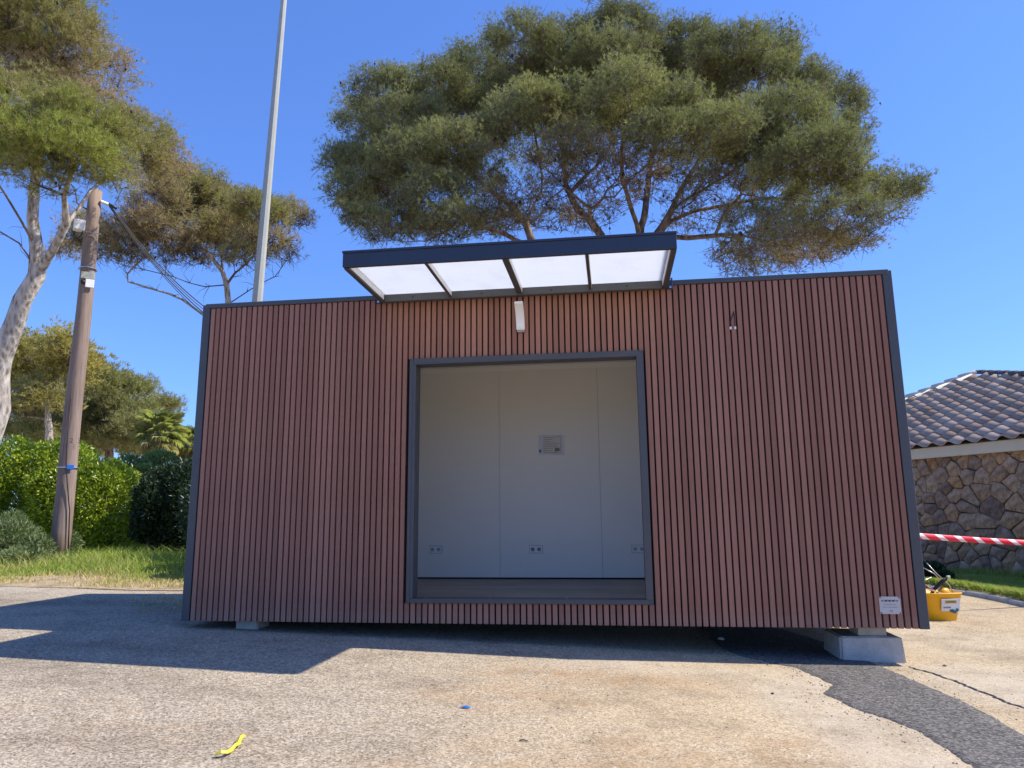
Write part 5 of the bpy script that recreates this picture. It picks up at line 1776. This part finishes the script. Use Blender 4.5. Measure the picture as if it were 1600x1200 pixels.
def tub_ring(z, k, n_=32):
    rx, ry = 0.175 + 0.060 * k, 0.125 + 0.055 * k
    return [(rx * math.copysign(abs(math.cos(a)) ** 0.6, math.cos(a)), ry * math.copysign(abs(math.sin(a)) ** 0.6, math.sin(a)), z) for a in [2 * PI * q_ / n_ for q_ in range(n_)]]


bm = bmesh.new()
rings = [tub_ring(0.0, -0.05), tub_ring(0.004, 0.0), tub_ring(0.27, 1.0), tub_ring(0.272, 1.12), tub_ring(0.288, 1.14), tub_ring(0.288, 0.95), tub_ring(0.01, -0.03)]
rv = [[bm.verts.new(p) for p in rg] for rg in rings]
for a, b_ in zip(rv[:-1], rv[1:]):
    for k in range(32):
        f = bm.faces.new((a[k], a[(k + 1) % 32], b_[(k + 1) % 32], b_[k])); f.smooth = True
bm.faces.new(rv[0][::-1]); bm.faces.new(rv[-1])
bmesh.ops.recalc_face_normals(bm, faces=bm.faces)
me = bpy.data.meshes.new("tub_body"); bm.to_mesh(me); bm.free()
link("tub_body", me, M['yellow_plastic'], tub)
tilt = Matrix.Translation((0.045, -0.172, 0.165)) @ Matrix.Rotation(math.radians(10.5), 4, 'X')
lb = MB().box(-0.10, 0.10, -0.006, 0.002, -0.06, 0.065, M=tilt).build("label", simple("label_white", (0.72, 0.72, 0.74), 0.4), tub)
MB().box(-0.062, 0.062, -0.0085, -0.0065, 0.02, 0.05, M=tilt).build("label_banner", simple("label_gold", (0.55, 0.36, 0.03), 0.4), lb)
text("lettering", "L'EXPERT", 0.026, tilt @ Matrix.Translation((0, -0.0092, 0.035)) @ FACE, M['black_ink'], lb)
MB().box(-0.08, 0.0, -0.0085, -0.0065, -0.03, -0.015, M=tilt).build("label_print", M['ink'], lb)
lg = MB()
for (x, z_, r_) in ((0.02, -0.06, 0.02), (0.045, -0.07, 0.018), (0.07, -0.05, 0.018), (0.0, -0.055, 0.014)):
    lg.cyl(tilt @ Vector((x, -0.010, z_)), tilt @ Vector((x, -0.007, z_)), r_, n=10)
lg.build("label_emblem", simple("teal_print", (0.02, 0.14, 0.20), 0.4), lb)
MB().tube([(-0.20, 0, 0.285), (-0.19, 0.03, 0.33), (-0.08, 0.05, 0.40), (0.02, 0.05, 0.43)], 0.004, 6).build("wire_handle", M['screw'], tub)


def tool(name, label, cat, build):
    o = empty(name, bc + np.array([0, 0, 0.22]), math.radians(12))
    tag(o, label, cat); build(o); k_ = 1.0 if cat == 'power tool' else 1.3; o.scale = (k_, k_, k_); return o


def b_hammer(o):
    MB().tube([(-0.05, 0.0, -0.0), (0.0, 0.0, 0.07), (0.07, -0.02, 0.135), (0.10, -0.03, 0.16)], [0.014, 0.014, 0.017, 0.012], 8).build("handle", M['black'], o)
    MB().box(0.098, 0.125, -0.045, -0.02, 0.15, 0.18, bevel=0.004).build("butt_cap", simple("pale_green_cap", (0.45, 0.50, 0.25), 0.5), o)
    MB().box(-0.10, -0.03, -0.02, 0.02, -0.03, 0.005, bevel=0.005).build("head", M['screw'], o)


def b_grinder(o):
    MB().tube([(0.03, -0.03, 0.03), (0.07, -0.03, 0.065), (0.11, -0.02, 0.065), (0.15, -0.01, 0.03)], [0.03, 0.045, 0.045, 0.03], 10).build("body", M['yellow_plastic'], o)
    MB().tube([(0.01, -0.03, 0.02), (0.035, -0.03, 0.045)], [0.028, 0.03], 10).build("collar", M['black'], o)


def b_rods(o):
    MB().tube([(-0.02, 0.03, 0.28), (0.06, 0.03, 0.19), (0.15, 0.02, 0.10), (0.17, 0.0, 0.02)], 0.0035, 6).build("rod", M['screw'], o)
    MB().tube([(-0.04, 0.05, 0.24), (0.05, 0.05, 0.19), (0.10, 0.04, 0.13)], 0.0035, 6).build("rod", M['screw'], o)
    MB().tube([(-0.07, 0.0, 0.03), (-0.15, 0.0, 0.115)], 0.003, 6).build("rod", M['black'], o)


def b_trowel(o):
    MB().box(-0.12, 0.01, -0.06, 0.02, 0.045, 0.052, M=Matrix.Rotation(0.3, 4, 'Y')).build("blade", M['screw'], o)
    MB().tube([(-0.03, -0.04, 0.06), (-0.10, -0.03, 0.10)], 0.012, 8).build("handle", simple("dark_red_handle", (0.16, 0.03, 0.03), 0.5), o)


tool("hammer", "black-handled hammer sticking up out of the yellow tub", "hammer", b_hammer)
tool("grinder", "yellow and black power tool lying in the yellow tub", "power tool", b_grinder)
tool("wire_rods", "bunch of thin bent metal wires poking out of the yellow tub", "wires", b_rods)
tool("trowel", "steel trowel with dark red handle lying in the yellow tub", "trowel", b_trowel)
print("scene built: tris", sum(len(m.polygons) for m in bpy.data.meshes))
